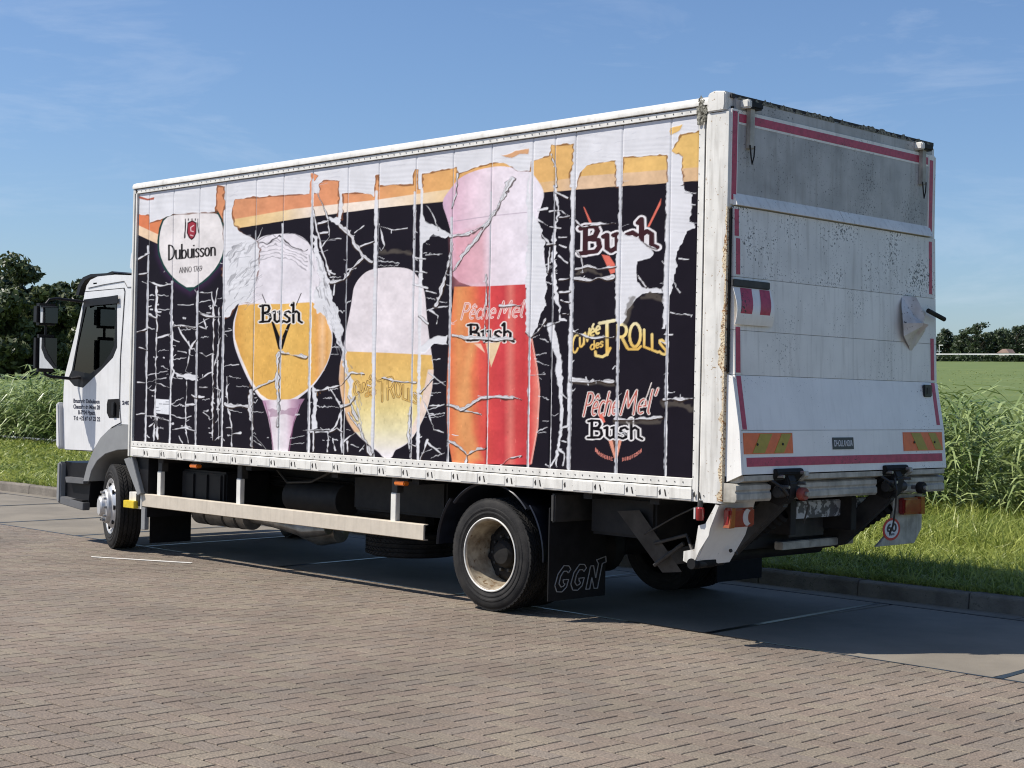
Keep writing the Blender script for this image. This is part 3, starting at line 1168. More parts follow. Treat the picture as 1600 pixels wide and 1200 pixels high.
_e = [[(.08, .32), (.44, .34)] + arc(.26, .32, .18, .30, 5, 300)]
_P = [[(.1, 0), (.1, 1)], [(.1, 1)] + arc(.28, .74, .24, .26, 90, -90) + [(.1, .48)]]
_s = [[(.36, .52), (.3, .6), (.18, .62), (.08, .54), (.08, .44), (.2, .34), (.32, .24), (.34, .12), (.26, .02), (.14, 0), (.05, .08)]]
FONT = {
    'D': (.66, [[(.1, 0), (.1, 1)], [(.1, 1)] + arc(.12, .5, .46, .5, 90, -90) + [(.1, 0)]]),
    'u': (.54, [[(.08, .62), (.08, .2)] + arc(.26, .2, .18, .2, 180, 360) + [(.44, .62)], [(.44, .62), (.44, 0)]]),
    'b': (.56, [[(.08, 1), (.08, 0)], arc(.28, .3, .2, .3, 0, 360)]),
    'i': (.2, [[(.08, .62), (.08, 0)], [(.08, .84), (.08, .87)]]),
    's': (.42, _s),
    'o': (.54, [arc(.26, .31, .2, .31, 0, 360)]),
    'n': (.54, [[(.08, .62), (.08, 0)], arc(.26, .4, .18, .22, 180, 0) + [(.44, 0)]]),
    'h': (.54, [[(.08, 1), (.08, 0)], arc(.26, .4, .18, .22, 180, 0) + [(.44, 0)]]),
    'A': (.62, [[(0.02, 0), (.28, 1), (.54, 0)], [(.1, .35), (.46, .35)]]),
    'N': (.62, [[(.06, 0), (.06, 1), (.5, 0), (.5, 1)]]),
    'O': (.7, [arc(.32, .5, .27, .5, 0, 360, 14)]),
    '1': (.3, [[(.05, .8), (.18, 1), (.18, 0)]]),
    '7': (.46, [[(.03, 1), (.42, 1), (.15, 0)]]),
    '6': (.5, [[(.4, .97), (.2, .8), (.06, .4)], arc(.25, .27, .2, .27, 0, 360)]),
    '9': (.5, [[(.1, .03), (.3, .2), (.44, .6)], arc(.25, .73, .2, .27, 0, 360)]),
    'B': (.66, [[(.1, 0), (.1, 1)], [(.1, 1)] + arc(.3, .76, .18, .24, 90, -90) + [(.1, .52)], [(.1, .52)] + arc(.34, .26, .2, .26, 90, -90) + [(.1, 0)]]),
    'P': (.6, _P),
    'e': (.5, _e), 'ê': (.5, _e + [[(.14, .76), (.26, .9), (.38, .76)]]), 'é': (.5, _e + [[(.24, .74), (.36, .92)]]),
    'c': (.48, [arc(.28, .31, .2, .31, 50, 310)]),
    'M': (.78, [[(.06, 0), (.14, 1), (.36, .3), (.6, 1), (.7, 0)]]),
    'l': (.26, [[(.1, 1), (.1, .1), (.18, 0)]]),
    "'": (.2, [[(.1, 1.05), (.05, .78)]]),
    'C': (.66, [arc(.36, .5, .3, .5, 50, 310)]),
    'v': (.46, [[(.02, .62), (.22, 0), (.42, .62)]]),
    'd': (.56, [[(.46, 1), (.46, 0)], arc(.26, .3, .2, .3, 0, 360)]),
    'T': (.62, [[(0, 1), (.6, 1)], [(.3, 1), (.3, 0)]]),
    'R': (.62, _P + [[(.28, .48), (.55, 0)]]),
    'L': (.5, [[(.08, 1), (.08, 0), (.45, 0)]]),
    'S': (.54, [[(.46, .88), (.36, .98), (.2, 1), (.08, .9), (.08, .7), (.26, .54), (.44, .4), (.48, .2), (.38, .03), (.2, 0), (.05, .1)]]),
    'E': (.52, [[(.45, 1), (.08, 1), (.08, 0), (.45, 0)], [(.08, .52), (.38, .52)]]),
    'I': (.2, [[(.08, 0), (.08, 1)]]),
    'U': (.62, [[(.08, 1), (.08, .25)] + arc(.3, .25, .22, .25, 180, 360) + [(.52, 1)]]),
    'G': (.7, [arc(.36, .5, .3, .5, 50, 330) + [(.64, .48), (.4, .48)]]),
    'Q': (.66, [[(-.02, .95), (.12, 1), (.12, 0)], [(.12, 1), (.42, .98), (.48, .8), (.4, .6), (.12, .54)], [(.12, .54), (.5, .46), (.54, .2), (.44, .04), (-.04, 0)]]),
    'q': (.56, [[(.0, .56), (.1, .62), (.1, .12), (.22, 0), (.4, .12)], [(.3, .58), (.4, .62), (.4, .06), (.5, 0)]]),
    'z': (.46, [[(.4, .52), (.3, .62), (.14, .56), (.1, .42), (.34, .24), (.34, .08), (.2, 0), (.02, .08)]]),
    'y': (.60, [[(.0, .95), (.1, 1.08), (.1, 0)], [(.1, .5), (.26, .62), (.4, .5), (.4, .1), (.56, 0)]]),
    ' ': (.3, []),
}


def text_strokes(s, p0, p1, cap, shear=0.0, capend=None):
    adv = [FONT[ch][0] for ch in s]
    tot = sum(adv)
    dx, dy = (p1[0] - p0[0]) / tot, (p1[1] - p0[1]) / tot
    res, x = [], 0.0
    for ch, a in zip(s, adv):
        for st in FONT[ch][1]:
            pts = []
            for (lx, ly) in st:
                gx = x + lx
                c = cap + ((capend - cap) * gx / tot if capend else 0)
                pts.append((p0[0] + dx * gx + shear * ly * c, p0[1] + dy * gx - ly * c))
            res.append(pts)
        x += a
    return res


def paint_text(cv, strokes, layers, nib=(1, 1), warp=0.0):
    for w, col in layers:
        for st in strokes:
            cv.line(st, w, col, nib=nib, warp=warp, soft=.8)


cv = Canvas(-7.0, -0.243, ZB, ZT, 960, 480)
OFF = {2: (200, 260, 4.615), 3: (200, 480, 4.615), 4: (460, 220, 4.615), 5: (460, 480, 4.615), 6: (780, 170, 4.615), 7: (780, 430, 3.332)}


def K(c, pts):
    ox, oy, s = OFF[c]
    return [(ox + x / s, oy + y / s) for x, y in pts]


WHITE = np.array(srgb(216, 216, 220))
BLACK = np.array(srgb(31, 27, 36))


def white(u, v):
    k = 1 - .05 * np.clip(cv_noise(u, v), -1, 1)
    return WHITE * k[..., None]


def cv_noise(u, v):
    return np.sin(v * .9 + 1.5 * np.sin(u * .05) + 2 * np.sin(v * .13)) * np.sin(u * .021 + v * .05)


def grad(stops, axis=0):
    """colour gradient along photo u (axis 0) or v (axis 1): [(pos, rgb255)]"""
    pos = np.array([s[0] for s in stops], float)
    col = np.array([srgb(*s[1]) for s in stops])

    def f(u, v):
        q = u if axis == 0 else v
        return np.stack([np.interp(q, pos, col[:, k]) for k in range(3)], -1)
    return f


def chaikin(pts, n=2):
    for _ in range(n):
        q = []
        for i in range(len(pts)):
            a, b = pts[i], pts[(i + 1) % len(pts)]
            q += [(a[0] * .75 + b[0] * .25, a[1] * .75 + b[1] * .25), (a[0] * .25 + b[0] * .75, a[1] * .25 + b[1] * .75)]
        pts = q
    return pts


def paint_side():
    c = cv
    s_all = (slice(None), slice(None))
    c.C[:] = BLACK
    # ---------------- coloured bands along the top
    orange = grad([(205, (226, 118, 66)), (250, (224, 128, 72)), (370, (220, 146, 96)), (480, (222, 140, 92)), (560, (222, 146, 92)), (640, (224, 160, 88)), (700, (226, 166, 88)), (860, (226, 174, 92)), (1090, (226, 182, 92))])
    cream = grad([(205, (238, 205, 168)), (260, (236, 200, 160)), (365, (226, 186, 116)), (440, (226, 196, 142)), (485, (232, 214, 196)), (590, (234, 218, 200)), (690, (228, 196, 146)), (850, (222, 178, 118)), (900, (220, 184, 146)), (1090, (218, 178, 130))])
    low = [(205, 362), (246, 381), (252, 384), (300, 372), (366, 357), (460, 342), (581, 326), (688, 315), (852, 300), (962, 291), (1040, 286), (1092, 282)]
    mid = [(205, 347), (246, 366), (300, 358), (367, 342), (460, 326), (581, 313), (698, 296), (852, 284), (910, 275), (1042, 265), (1092, 261)]
    c.poly([(200, 200)] + [(1100, 130)] + [(1100, 282)] + low[::-1] + [(200, 362)], cream)
    c.poly([(200, 200)] + [(1100, 130)] + [(1100, 261)] + mid[::-1] + [(200, 347)], orange)
    # ---------------- shield with crest
    sh = K(2, [(262, 372), (340, 345), (500, 325), (635, 330), (672, 400), (690, 500), (685, 620), (640, 720), (560, 810), (445, 888), (340, 820), (265, 730), (225, 630), (220, 540), (232, 450)])
    ctr = np.mean(sh, 0)
    for k, col in ((1.20, (34, 27, 42)), (1.15, (44, 30, 52)), (1.10, (58, 38, 66))):
        c.poly([(ctr[0] + (x - ctr[0]) * k, ctr[1] + (y - ctr[1]) * k + 1.5) for x, y in sh if True], srgb(*col), soft=6, op=.7)
    # keep the glow off the coloured bands
    c.poly([(200, 200), (1100, 130), (1100, 282)] + low[::-1] + [(200, 362)], cream, op=1)
    c.poly([(200, 200), (1100, 130), (1100, 261)] + mid[::-1] + [(200, 347)], orange, op=1)
    c.poly([(ctr[0] + (x - ctr[0]) * 1.055, ctr[1] + (y - ctr[1]) * 1.045) for x, y in sh], srgb(22, 66, 62))
    sh = chaikin(sh, 1)
    c.poly(sh, srgb(222, 216, 214))
    # crest
    c.poly(K(2, [(425, 405), (460, 388), (492, 405), (490, 480), (475, 515), (455, 532), (435, 515), (420, 480)]), srgb(60, 16, 26))
    c.poly(K(2, [(432, 412), (460, 398), (484, 412), (482, 478), (470, 506), (455, 520), (441, 506), (428, 478)]), srgb(160, 40, 58))
    c.line(K(2, [(470, 425), (448, 440), (450, 465), (468, 470)]), 1.3, srgb(225, 190, 195))
    c.line(K(2, [(448, 495), (465, 500)]), 1.4, srgb(225, 190, 195))
    c.line(K(2, [(410, 380), (412, 420), (408, 470), (405, 515)]), 1.6, srgb(30, 24, 30), vary=.5)
    c.line(K(2, [(500, 380), (500, 430), (505, 480)]), 1.6, srgb(30, 24, 30), vary=.5)
    for x in (432, 458, 482):
        c.line(K(2, [(x, 378), (x, 388)]), 1.6, srgb(40, 30, 34))
    paint_text(c, text_strokes('Dubuisson', K(2, [(284, 676)])[0], K(2, [(632, 640)])[0], 23.5, capend=20.5), [(2.4, srgb(28, 24, 26))], nib=(1.25, .7))
    paint_text(c, text_strokes('ANNO 1769', K(2, [(366, 768)])[0], K(2, [(532, 754)])[0], 8.2), [(1.0, srgb(45, 40, 42))])
    # ---------------- first glass: goblet
    glow = srgb(206, 196, 190)
    g1 = K(2, [(800, 985), (890, 560), (960, 500), (1080, 485), (1200, 480), (1290, 530), (1345, 640), (1400, 800), (1440, 1000)]) + K(3, [(1480, 200), (1450, 390), (1345, 560), (1250, 640), (1170, 700), (1000, 700), (930, 640), (860, 520), (790, 360), (755, 250), (752, 120), (775, 40)])
    g1 = chaikin(g1)
    c.poly(g1, srgb(222, 216, 222))
    beer = grad([(362, (214, 150, 44)), (385, (226, 172, 66)), (420, (222, 168, 60)), (445, (228, 178, 72)), (482, (222, 170, 62)), (495, (226, 160, 70)), (503, (232, 184, 128)), (510, (222, 160, 74)), (522, (236, 200, 140))])
    b1 = K(2, [(796, 978), (900, 990), (1100, 992), (1325, 978), (1405, 1040)]) + K(3, [(1440, 130), (1475, 210), (1445, 390), (1340, 550), (1245, 625), (1160, 672), (1010, 672), (945, 628), (875, 515), (803, 350), (768, 250), (763, 120), (785, 30)])
    b1 = b1[:5] + chaikin(b1[4:] + b1[:1])[4:-4]
    c.poly(b1, beer)
    c.line(K(3, [(768, 240), (803, 350), (875, 515), (945, 628), (1010, 672)]), 2.2, srgb(240, 232, 220), op=.75)
    # foam details
    c.line(K(2, [(930, 540), (985, 505), (1040, 490), (1100, 545), (1110, 485), (1200, 485), (1290, 540)]), 1.0, srgb(120, 116, 122))
    for q in range(5):
        c.line(K(2, [(950, 560 + 28 * q), (1060, 530 + 30 * q), (1130, 555 + 26 * q), (1290, 640 + 28 * q)]), 1.2, srgb(150, 146, 152), warp=3, vary=.8, op=.8)
    c.line(K(2, [(925, 545), (1000, 555), (1090, 500), (1130, 540), (1250, 610), (1290, 600)]), 1.4, srgb(70, 66, 70), warp=3, vary=.6)
    for q in range(40):
        rr = random.Random(q)
        u, v = rr.uniform(372, 505), rr.uniform(495, 620)
        c.line([(u, v), (u + .5, v + rr.uniform(1, 5))], .8, srgb(190, 128, 40), op=.5)
    # stem
    st = grad([(412, (176, 130, 160)), (424, (220, 204, 214)), (434, (226, 220, 222)), (447, (222, 208, 216)), (455, (196, 160, 180)), (468, (150, 110, 140))])
    c.poly(K(3, [(965, 672), (1270, 660), (1240, 710), (1195, 830), (1165, 940), (1150, 1040), (1040, 1040), (1030, 920), (1005, 790)]), st)
    c.line(K(3, [(985, 690), (1020, 830), (1045, 1040)]), 1.2, srgb(140, 90, 120))
    c.line(K(3, [(1235, 700), (1190, 830), (1158, 1040)]), 1.2, srgb(130, 80, 112))
    c.poly(K(3, [(1000, 735), (1100, 745), (1230, 715), (1200, 790), (1110, 770), (1020, 790)]), srgb(150, 104, 134), warp=3, op=.6)
    # lettering on the goblet with its V
    c.poly(K(3, [(1030, 105), (1045, 100), (1092, 215), (1095, 310), (1080, 300), (1052, 190)]), srgb(22, 18, 20))
    c.poly(K(3, [(1175, 105), (1158, 100), (1108, 215), (1098, 310), (1112, 300), (1145, 190)]), srgb(22, 18, 20))
    c.line(K(2, [(965, 925), (990, 985)]), 1.3, srgb(22, 18, 20))
    c.line(K(2, [(1245, 915), (1205, 1010)]), 1.3, srgb(22, 18, 20))
    tb = text_strokes('Qqzy', (406.5, 503), (472, 504), 26, capend=29)
    paint_text(c, tb, [(8.0, srgb(228, 222, 214)), (4.3, srgb(20, 17, 19))], nib=(1.0, .8))
    # ---------------- second glass: tulip (the figure printed on it is left out)
    g2 = K(4, [(415, 1120), (425, 1050), (470, 980), (540, 925), (700, 908), (830, 920), (880, 970), (935, 1060)]) + K(5, [(950, 60), (965, 200), (985, 330), (1002, 450), (990, 590), (955, 740), (900, 860), (830, 970), (760, 1015), (720, 1030), (700, 1090), (640, 1090), (600, 1040), (520, 985), (430, 900), (375, 810), (335, 640), (318, 520), (325, 420), (350, 290), (372, 150), (400, 20)])
    g2 = chaikin(g2)
    c.poly(g2, srgb(222, 212, 215))
    b2 = grad([(549, (222, 174, 78)), (600, (226, 184, 92)), (640, (228, 206, 130)), (670, (228, 216, 164)), (695, (228, 220, 200)), (712, (228, 222, 224))], 1)
    c.poly(K(5, [(352, 318), (700, 330), (985, 345), (998, 450), (985, 590), (950, 740), (895, 860), (830, 965), (720, 1028), (690, 1085), (645, 1085), (600, 1035), (520, 980), (435, 895), (380, 805), (340, 640), (324, 520), (332, 420)]), b2)
    c.poly(K(5, [(325, 420), (352, 318), (375, 330), (360, 480), (375, 640), (420, 800), (480, 900), (430, 900), (375, 810), (335, 640), (318, 520)]), srgb(226, 176, 130), op=.8, soft=2)
    c.poly(K(5, [(1000, 450), (985, 590), (950, 740), (895, 860), (830, 965), (830, 900), (880, 780), (930, 600), (960, 450)]), srgb(228, 204, 196), op=.85, soft=2)
    lay2 = [(3.4, srgb(96, 58, 38)), (1.7, srgb(226, 184, 84))]
    paint_text(c, text_strokes('Cuvée', K(5, [(425, 640)])[0], K(5, [(585, 560)])[0], 20), lay2)
    paint_text(c, text_strokes('des', K(5, [(505, 650)])[0], K(5, [(585, 625)])[0], 10), [(2.6, srgb(84, 50, 34)), (1.3, srgb(228, 176, 70))])
    paint_text(c, text_strokes('TR', K(5, [(600, 690)])[0], K(5, [(720, 650)])[0], 34), lay2)
    paint_text(c, text_strokes('OLLS', K(5, [(720, 640)])[0], K(5, [(890, 700)])[0], 25, capend=14), lay2)
    # ---------------- third glass: tall red one
    pink = grad([(690, (206, 170, 196)), (712, (220, 178, 196)), (740, (226, 198, 210)), (775, (228, 214, 222)), (850, (226, 220, 228))])
    g3 = K(4, [(1055, 440), (1110, 360), (1180, 270), (1280, 220), (1400, 190), (1490, 180)]) + [(800, 262), (822, 262), (836, 276), (851, 300), (845, 322), (838, 343), (846, 372), (850, 400), (852, 440), (852, 450), (708, 450), (706, 400), (705, 367), (698, 341)]
    g3 = chaikin(g3)
    c.poly(g3, pink)
    c.poly(K(4, [(1130, 690), (1300, 640), (1380, 600), (1380, 1050), (1150, 1050), (1140, 850)]), srgb(214, 130, 140), soft=14, op=.55)
    c.line([(700, 347), (760, 338), (830, 331)], .9, srgb(170, 150, 168))
    red = grad([(697, (226, 128, 84)), (704, (226, 112, 58)), (716, (226, 142, 72)), (735, (226, 120, 62)), (750, (220, 76, 58)), (770, (212, 56, 58)), (786, (204, 50, 58)), (797, (222, 110, 96)), (806, (208, 58, 60)), (818, (200, 48, 54)), (828, (218, 66, 62)), (838, (232, 122, 104))])
    c.poly([(709, 448), (760, 447), (820, 444), (823, 480), (827, 525), (836, 570), (841, 612), (838, 668), (828, 726), (706, 724), (698, 676), (697, 612), (700, 545), (706, 480)], red)
    c.poly(K(5, [(1230, 330), (1300, 160), (1330, 160), (1260, 480), (1280, 900), (1350, 1100), (1240, 1110), (1190, 900), (1190, 600)]), srgb(226, 156, 84), soft=9, op=.7)
    c.line([(830, 530), (838, 575), (842, 612), (839, 668), (829, 724)], 2.4, srgb(236, 156, 140))
    script = [(3.0, srgb(236, 226, 222)), (1.2, srgb(206, 92, 74))]
    t3 = text_strokes('Pêche', (718, 499), (772, 497), 25, shear=.25) + text_strokes("Mel'", (776, 497), (822, 495), 26, shear=.25)
    paint_text(c, t3, script)
    paint_text(c, text_strokes('Qqzy', (731, 532), (803, 534), 25, capend=27), [(8.0, srgb(232, 224, 218)), (4.4, srgb(26, 20, 24))], nib=(1, .8))
    c.poly(K(5, [(1375, 262), (1482, 250), (1415, 432)]), srgb(226, 196, 150))
    c.poly(K(5, [(1290, 262), (1340, 262), (1372, 330)]), srgb(236, 190, 160))
    # ---------------- column of logos by the rear post
    red_spike = srgb(226, 104, 82)
    c.poly(K(6, [(603, 705), (612, 712), (668, 830), (650, 832)]), red_spike)
    c.poly(K(6, [(1163, 648), (1160, 690), (1080, 850), (1065, 850)]), red_spike)
    c.poly(K(6, [(735, 1050), (790, 1060), (830, 1120), (832, 1180), (800, 1190)]), red_spike)
    tb = text_strokes('Qqzy', (907.5, 396), (1028, 386), 41, capend=43)
    paint_text(c, tb, [(15.5, srgb(228, 224, 226)), (8.6, srgb(64, 34, 40))], nib=(1.0, .8))
    gold = grad([(500, (232, 222, 176)), (520, (236, 208, 120)), (545, (226, 178, 60)), (560, (232, 210, 130))], 1)
    gl = [(3.0, gold)]
    paint_text(c, text_strokes('Cuv', K(7, [(375, 420)])[0], K(7, [(470, 330)])[0], 26), gl)
    paint_text(c, text_strokes('ée', K(7, [(468, 325)])[0], K(7, [(525, 300)])[0], 20), gl)
    paint_text(c, text_strokes('des', K(7, [(470, 390)])[0], K(7, [(540, 370)])[0], 13), [(2.2, gold)])
    paint_text(c, text_strokes('T', K(7, [(520, 420)])[0], K(7, [(600, 405)])[0], 51), [(5.0, gold)])
    c.line(K(7, [(575, 380), (560, 410), (535, 425), (500, 418), (498, 398)]), 4.2, gold)
    paint_text(c, text_strokes('RO', K(7, [(605, 385)])[0], K(7, [(745, 368)])[0], 38, capend=36), [(4.4, gold)])
    c.line(K(7, [(640, 330), (670, 385), (720, 385), (735, 370)]), 3.6, gold)
    paint_text(c, text_strokes('LLS', K(7, [(745, 370)])[0], K(7, [(872, 420)])[0], 27, capend=20), [(3.8, gold)])
    script2 = [(4.6, srgb(234, 222, 214)), (2.3, srgb(186, 84, 70))]
    t4 = text_strokes('Pêche', (909, 650), (963, 648), 36, shear=.22) + text_strokes("Mel'", (967, 648), (1022, 646), 37, shear=.22)
    paint_text(c, t4, script2)
    c.line(K(7, [(790, 560), (770, 620), (740, 690)]), 1.5, srgb(234, 222, 214))
    c.poly(K(7, [(560, 840), (600, 845), (640, 840), (605, 980)]), srgb(230, 150, 120))
    c.poly(K(7, [(585, 850), (622, 850), (604, 940)]), srgb(90, 60, 50))
    c.poly(K(7, [(515, 725), (535, 725), (550, 765), (530, 770)]), red_spike)
    paint_text(c, text_strokes('Qqzy', (919.5, 684), (1004, 686), 27, capend=29), [(9.5, srgb(232, 228, 226)), (5.0, srgb(24, 20, 24))], nib=(1, .8))
    # brewery name on an arc
    def arc_text(s, pts, cap):
        n = len(s)
        P_ = np.array(pts)
        d = np.concatenate([[0], np.cumsum(np.hypot(*np.diff(P_, axis=0).T))])
        for k, ch in enumerate(s):
            q0, q1 = d[-1] * k / n, d[-1] * (k + .8) / n
            a = (np.interp(q0, d, P_[:, 0]), np.interp(q0, d, P_[:, 1]))
            b = (np.interp(q1, d, P_[:, 0]), np.interp(q1, d, P_[:, 1]))
            paint_text(c, text_strokes(ch, a, b, cap), [(1.0, srgb(206, 120, 104))])
    arc_text('BRASSERIE', K(7, [(497, 915), (520, 938), (550, 955), (590, 965)]), 4.6)
    arc_text('DUBUISSON', K(7, [(637, 967), (680, 958), (712, 940), (740, 918)]), 4.6)
    # white sticker
    c.poly(K(3, [(190, 660), (300, 668), (298, 775), (187, 762)]), srgb(226, 228, 232))
    for x0, x1, y in ((222, 240, 697), (250, 290, 699), (270, 292, 682), (195, 215, 722), (200, 228, 745)):
        c.line(K(3, [(x0, y), (x1, y + 1)]), 1.0, srgb(90, 92, 100))

    # printed texture: beads, froth and soft reflections inside the glasses
    rr = random.Random(17)
    for (u0, u1, v0, v1, n) in ((368, 512, 485, 610, 260), (540, 665, 555, 660, 200), (705, 830, 455, 715, 160)):
        for k in range(n):
            u, v = rr.uniform(u0, u1), rr.uniform(v0, v1)
            i = np.argmin(abs(c.U0[240] - u)); j = np.argmin(abs(c.V0[:, i] - v))
            if c.C[j, i].mean() < .12 or c.C[j, i, 2] > .5:
                continue
            k_ = rr.choice((.78, .85, 1.14, 1.22))
            c.line([(u, v), (u + .3, v + rr.uniform(.5, 5))], rr.uniform(.7, 1.5), tuple(np.clip(c.C[j, i] * k_, 0, 1)), op=.7)
    tex = .06 * c.noise(9, 51) + .05 * c.noise(3.2, 52) + .05 * c.noise(28, 53)
    lumi = c.C.mean(-1)
    c.C *= (1 + tex * np.clip(lumi * 4, 0, 1))[..., None]
    # ================= peeled film: the white panel shows
    top = K(2, [(60, 345), (145, 345), (147, 405), (255, 370), (330, 345), (500, 325), (630, 328), (636, 142), (693, 150), (697, 330), (690, 480), (692, 700), (690, 1090), (735, 1070), (780, 990), (880, 975), (935, 740), (945, 600), (925, 545), (880, 505), (805, 468), (768, 425), (742, 340), (765, 235), (900, 217), (1095, 200), (1300, 196), (1312, 45), (1370, 62), (1332, 112), (1340, 195), (1376, 190), (1366, 135), (1410, 100), (1525, 100)])
    top += K(4, [(322, 290), (318, 560), (340, 560), (342, 375), (540, 376), (566, 398), (588, 245), (606, 245), (612, 320), (852, 310), (860, 205), (893, 205), (897, 345), (918, 345), (920, 238), (1165, 190), (1178, 235), (1400, 165), (1500, 155)])
    top += K(6, [(60, 405), (130, 440), (215, 450), (228, 372), (355, 335), (372, 252), (535, 250), (528, 400), (500, 560), (540, 580), (590, 440), (620, 402), (835, 375), (846, 560), (878, 560), (892, 345), (1210, 330), (1216, 560), (1320, 540), (1312, 345), (1240, 300), (1312, 182), (1424, 165), (1440, 160)])
    top = [(195, 336)] + top + [(1105, 200), (1105, 120), (195, 240)]
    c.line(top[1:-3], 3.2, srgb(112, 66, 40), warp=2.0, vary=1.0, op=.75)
    c.poly(top, white, warp=2.0, peel=0)
    # leftovers of film in the white area
    c.poly(K(2, [(70, 215), (145, 228), (185, 218), (182, 238), (140, 242), (72, 236)]), srgb(176, 84, 58), warp=1, peel=1)
    c.poly(K(6, [(1228, 135), (1320, 112), (1300, 160), (1232, 190)]), orange, warp=1.5, peel=1)
    c.poly(K(6, [(15, 330), (120, 300), (205, 283), (205, 325), (150, 320), (90, 345)]), srgb(214, 158, 108), warp=2, peel=1)
    W1 = dict(col=white, warp=2.6, peel=0)
    c.poly(K(6, [(1205, 530), (1320, 545), (1332, 590), (1376, 620), (1386, 700), (1362, 820), (1408, 830), (1405, 862), (1350, 880), (1322, 960), (1282, 1040), (1262, 1200)]) + K(7, [(905, 0), (882, 150), (862, 280), (846, 280), (850, 100)]) + K(6, [(1190, 1100), (1200, 800)]), **W1)
    c.poly(K(6, [(848, 850), (905, 910), (1000, 940), (1100, 1010), (1106, 1050), (1062, 1080), (990, 1090), (985, 1180)]) + K(7, [(712, 20), (740, 62), (848, 70), (850, 92), (735, 92), (712, 112), (682, 170), (642, 245), (606, 265), (600, 100)]), **W1)
    c.poly(K(6, [(205, 450), (232, 700), (270, 800), (302, 880), (292, 920), (330, 960), (310, 1040), (345, 1200)]) + K(7, [(245, 10), (240, 160), (215, 192), (200, 240), (158, 325), (128, 300)]) + K(6, [(190, 1200), (198, 700)]), **W1)
    c.poly(K(7, [(250, 255), (290, 250), (322, 420), (332, 560), (328, 740), (305, 1000), (296, 980), (312, 700), (306, 560), (290, 420)]), **W1)
    c.line(K(6, [(402, 570), (412, 700), (400, 900), (395, 1200)]) + K(7, [(295, 60), (310, 230), (345, 240)]), 4.5, white, warp=3, peel=0, vary=.5)
    c.poly(K(4, [(118, 640), (165, 720), (212, 900), (262, 1000), (290, 1200)]) + K(5, [(300, 0), (352, 290), (412, 560), (425, 650), (392, 640), (340, 330), (280, 200), (205, 70), (140, 30)]) + K(4, [(130, 1200), (150, 1070), (190, 1020), (135, 740)]), col=white, warp=4, peel=0)
    c.poly(K(4, [(905, 500), (940, 580), (1000, 600), (1110, 662), (1132, 690), (1085, 702), (990, 668), (932, 725), (905, 760)]), **W1)
    c.poly(K(4, [(238, 545), (332, 555), (325, 610), (262, 582)]), **W1)
    c.poly(K(3, [(318, 455), (380, 482), (492, 486), (492, 532), (445, 532), (392, 512), (340, 490)]), **W1)
    c.poly(K(5, [(895, 300), (960, 240), (1030, 212), (1102, 200), (1092, 272), (1000, 262), (940, 322), (895, 330)]), **W1)
    c.poly(K(5, [(128, 560), (160, 610), (150, 700), (160, 870), (128, 880)]), **W1)
    c.poly(K(3, [(305, 20), (330, 110), (300, 200), (312, 560), (322, 480), (318, 100)]), **W1)
    # grime left by the glue round the big peels
    for pts, w in ((K(4, [(610, 800), (720, 800), (835, 812)]), 5), (K(7, [(365, 550), (480, 560), (590, 570)]), 6), (K(7, [(605, 765), (700, 770), (835, 765)]), 6), (K(7, [(380, 300), (400, 310), (560, 325)]), 3), (K(7, [(860, 680), (930, 670), (1000, 690)]), 8), (K(7, [(735, 110), (800, 108), (850, 130)]), 7), (K(6, [(560, 1180), (640, 1150), (720, 1200)]), 7), (K(7, [(700, 110), (670, 200), (650, 250)]), 6)):
        c.line(pts, w, srgb(92, 84, 76), warp=3, vary=.5, op=.7, soft=3)
    # the joints: white strips where the film was cut and shrank back
    jw = {230: (3.2, 385), 268: (3.4, 440), 308: (3.6, 455), 349: (3.8, 330), 397: (1.3, 360), 439: (3.0, 350), 485: (4.6, 280), 540: (1.4, 330), 585: (6.2, 300), 645: (3.0, 300), 656: (5.4, 295), 703: (3.2, 340), 764: (2.0, 300), 828: (4.0, 250), 863: (1.6, 290), 892: (6.4, 285), 966: (4.6, 285), 1043: (4.4, 282)}
    for u, (w, v0) in jw.items():
        lean = -.016
        pts = [(u + (v0 - 450) * lean, v0), (u + (600 - 450) * lean, 600), (u + (760 - 450) * lean, 770)]
        c.line(pts, w * .85, white, warp=.35, peel=0, vary=.3)
    # cracks
    CR = []
    CR += [(3, q) for q in ([(65, 170), (130, 155)], [(150, 60), (205, 80)], [(205, 220), (250, 215), (300, 190), (320, 110)], [(330, 130), (440, 145), (490, 160)], [(360, 140), (400, 220), (450, 290), (410, 460)], [(450, 290), (490, 230)], [(420, 530), (410, 870), (430, 980)], [(320, 880), (410, 868), (480, 890)], [(510, 325), (560, 350), (610, 330)], [(510, 520), (600, 470), (640, 350), (660, 220)], [(75, 290), (130, 310)], [(65, 540), (120, 545)], [(190, 540), (300, 582)], [(205, 0), (195, 560), (185, 950)], [(150, 600), (185, 600)], [(60, 770), (120, 765)], [(130, 780), (190, 790), (300, 825)], [(615, 0), (608, 330), (605, 960)], [(655, 0), (640, 500), (650, 950)], [(700, 700), (760, 712), (870, 705)], [(705, 500), (715, 700), (742, 850), (745, 1000)], [(742, 912), (810, 908)], [(510, 575), (570, 578)], [(510, 645), (545, 645)], [(450, 630), (490, 650)], [(420, 705), (480, 700)], [(540, 760), (580, 790), (585, 810)], [(700, 870), (742, 872)], [(200, 800), (212, 950)], [(620, 580), (660, 600), (640, 740), (665, 660)], [(625, 960), (660, 930), (690, 960)], [(895, 920), (990, 1020)], [(900, 960), (960, 1000)], [(360, 930), (390, 980)], [(150, 860), (180, 830)], [(510, 30), (550, 60), (605, 70)])]
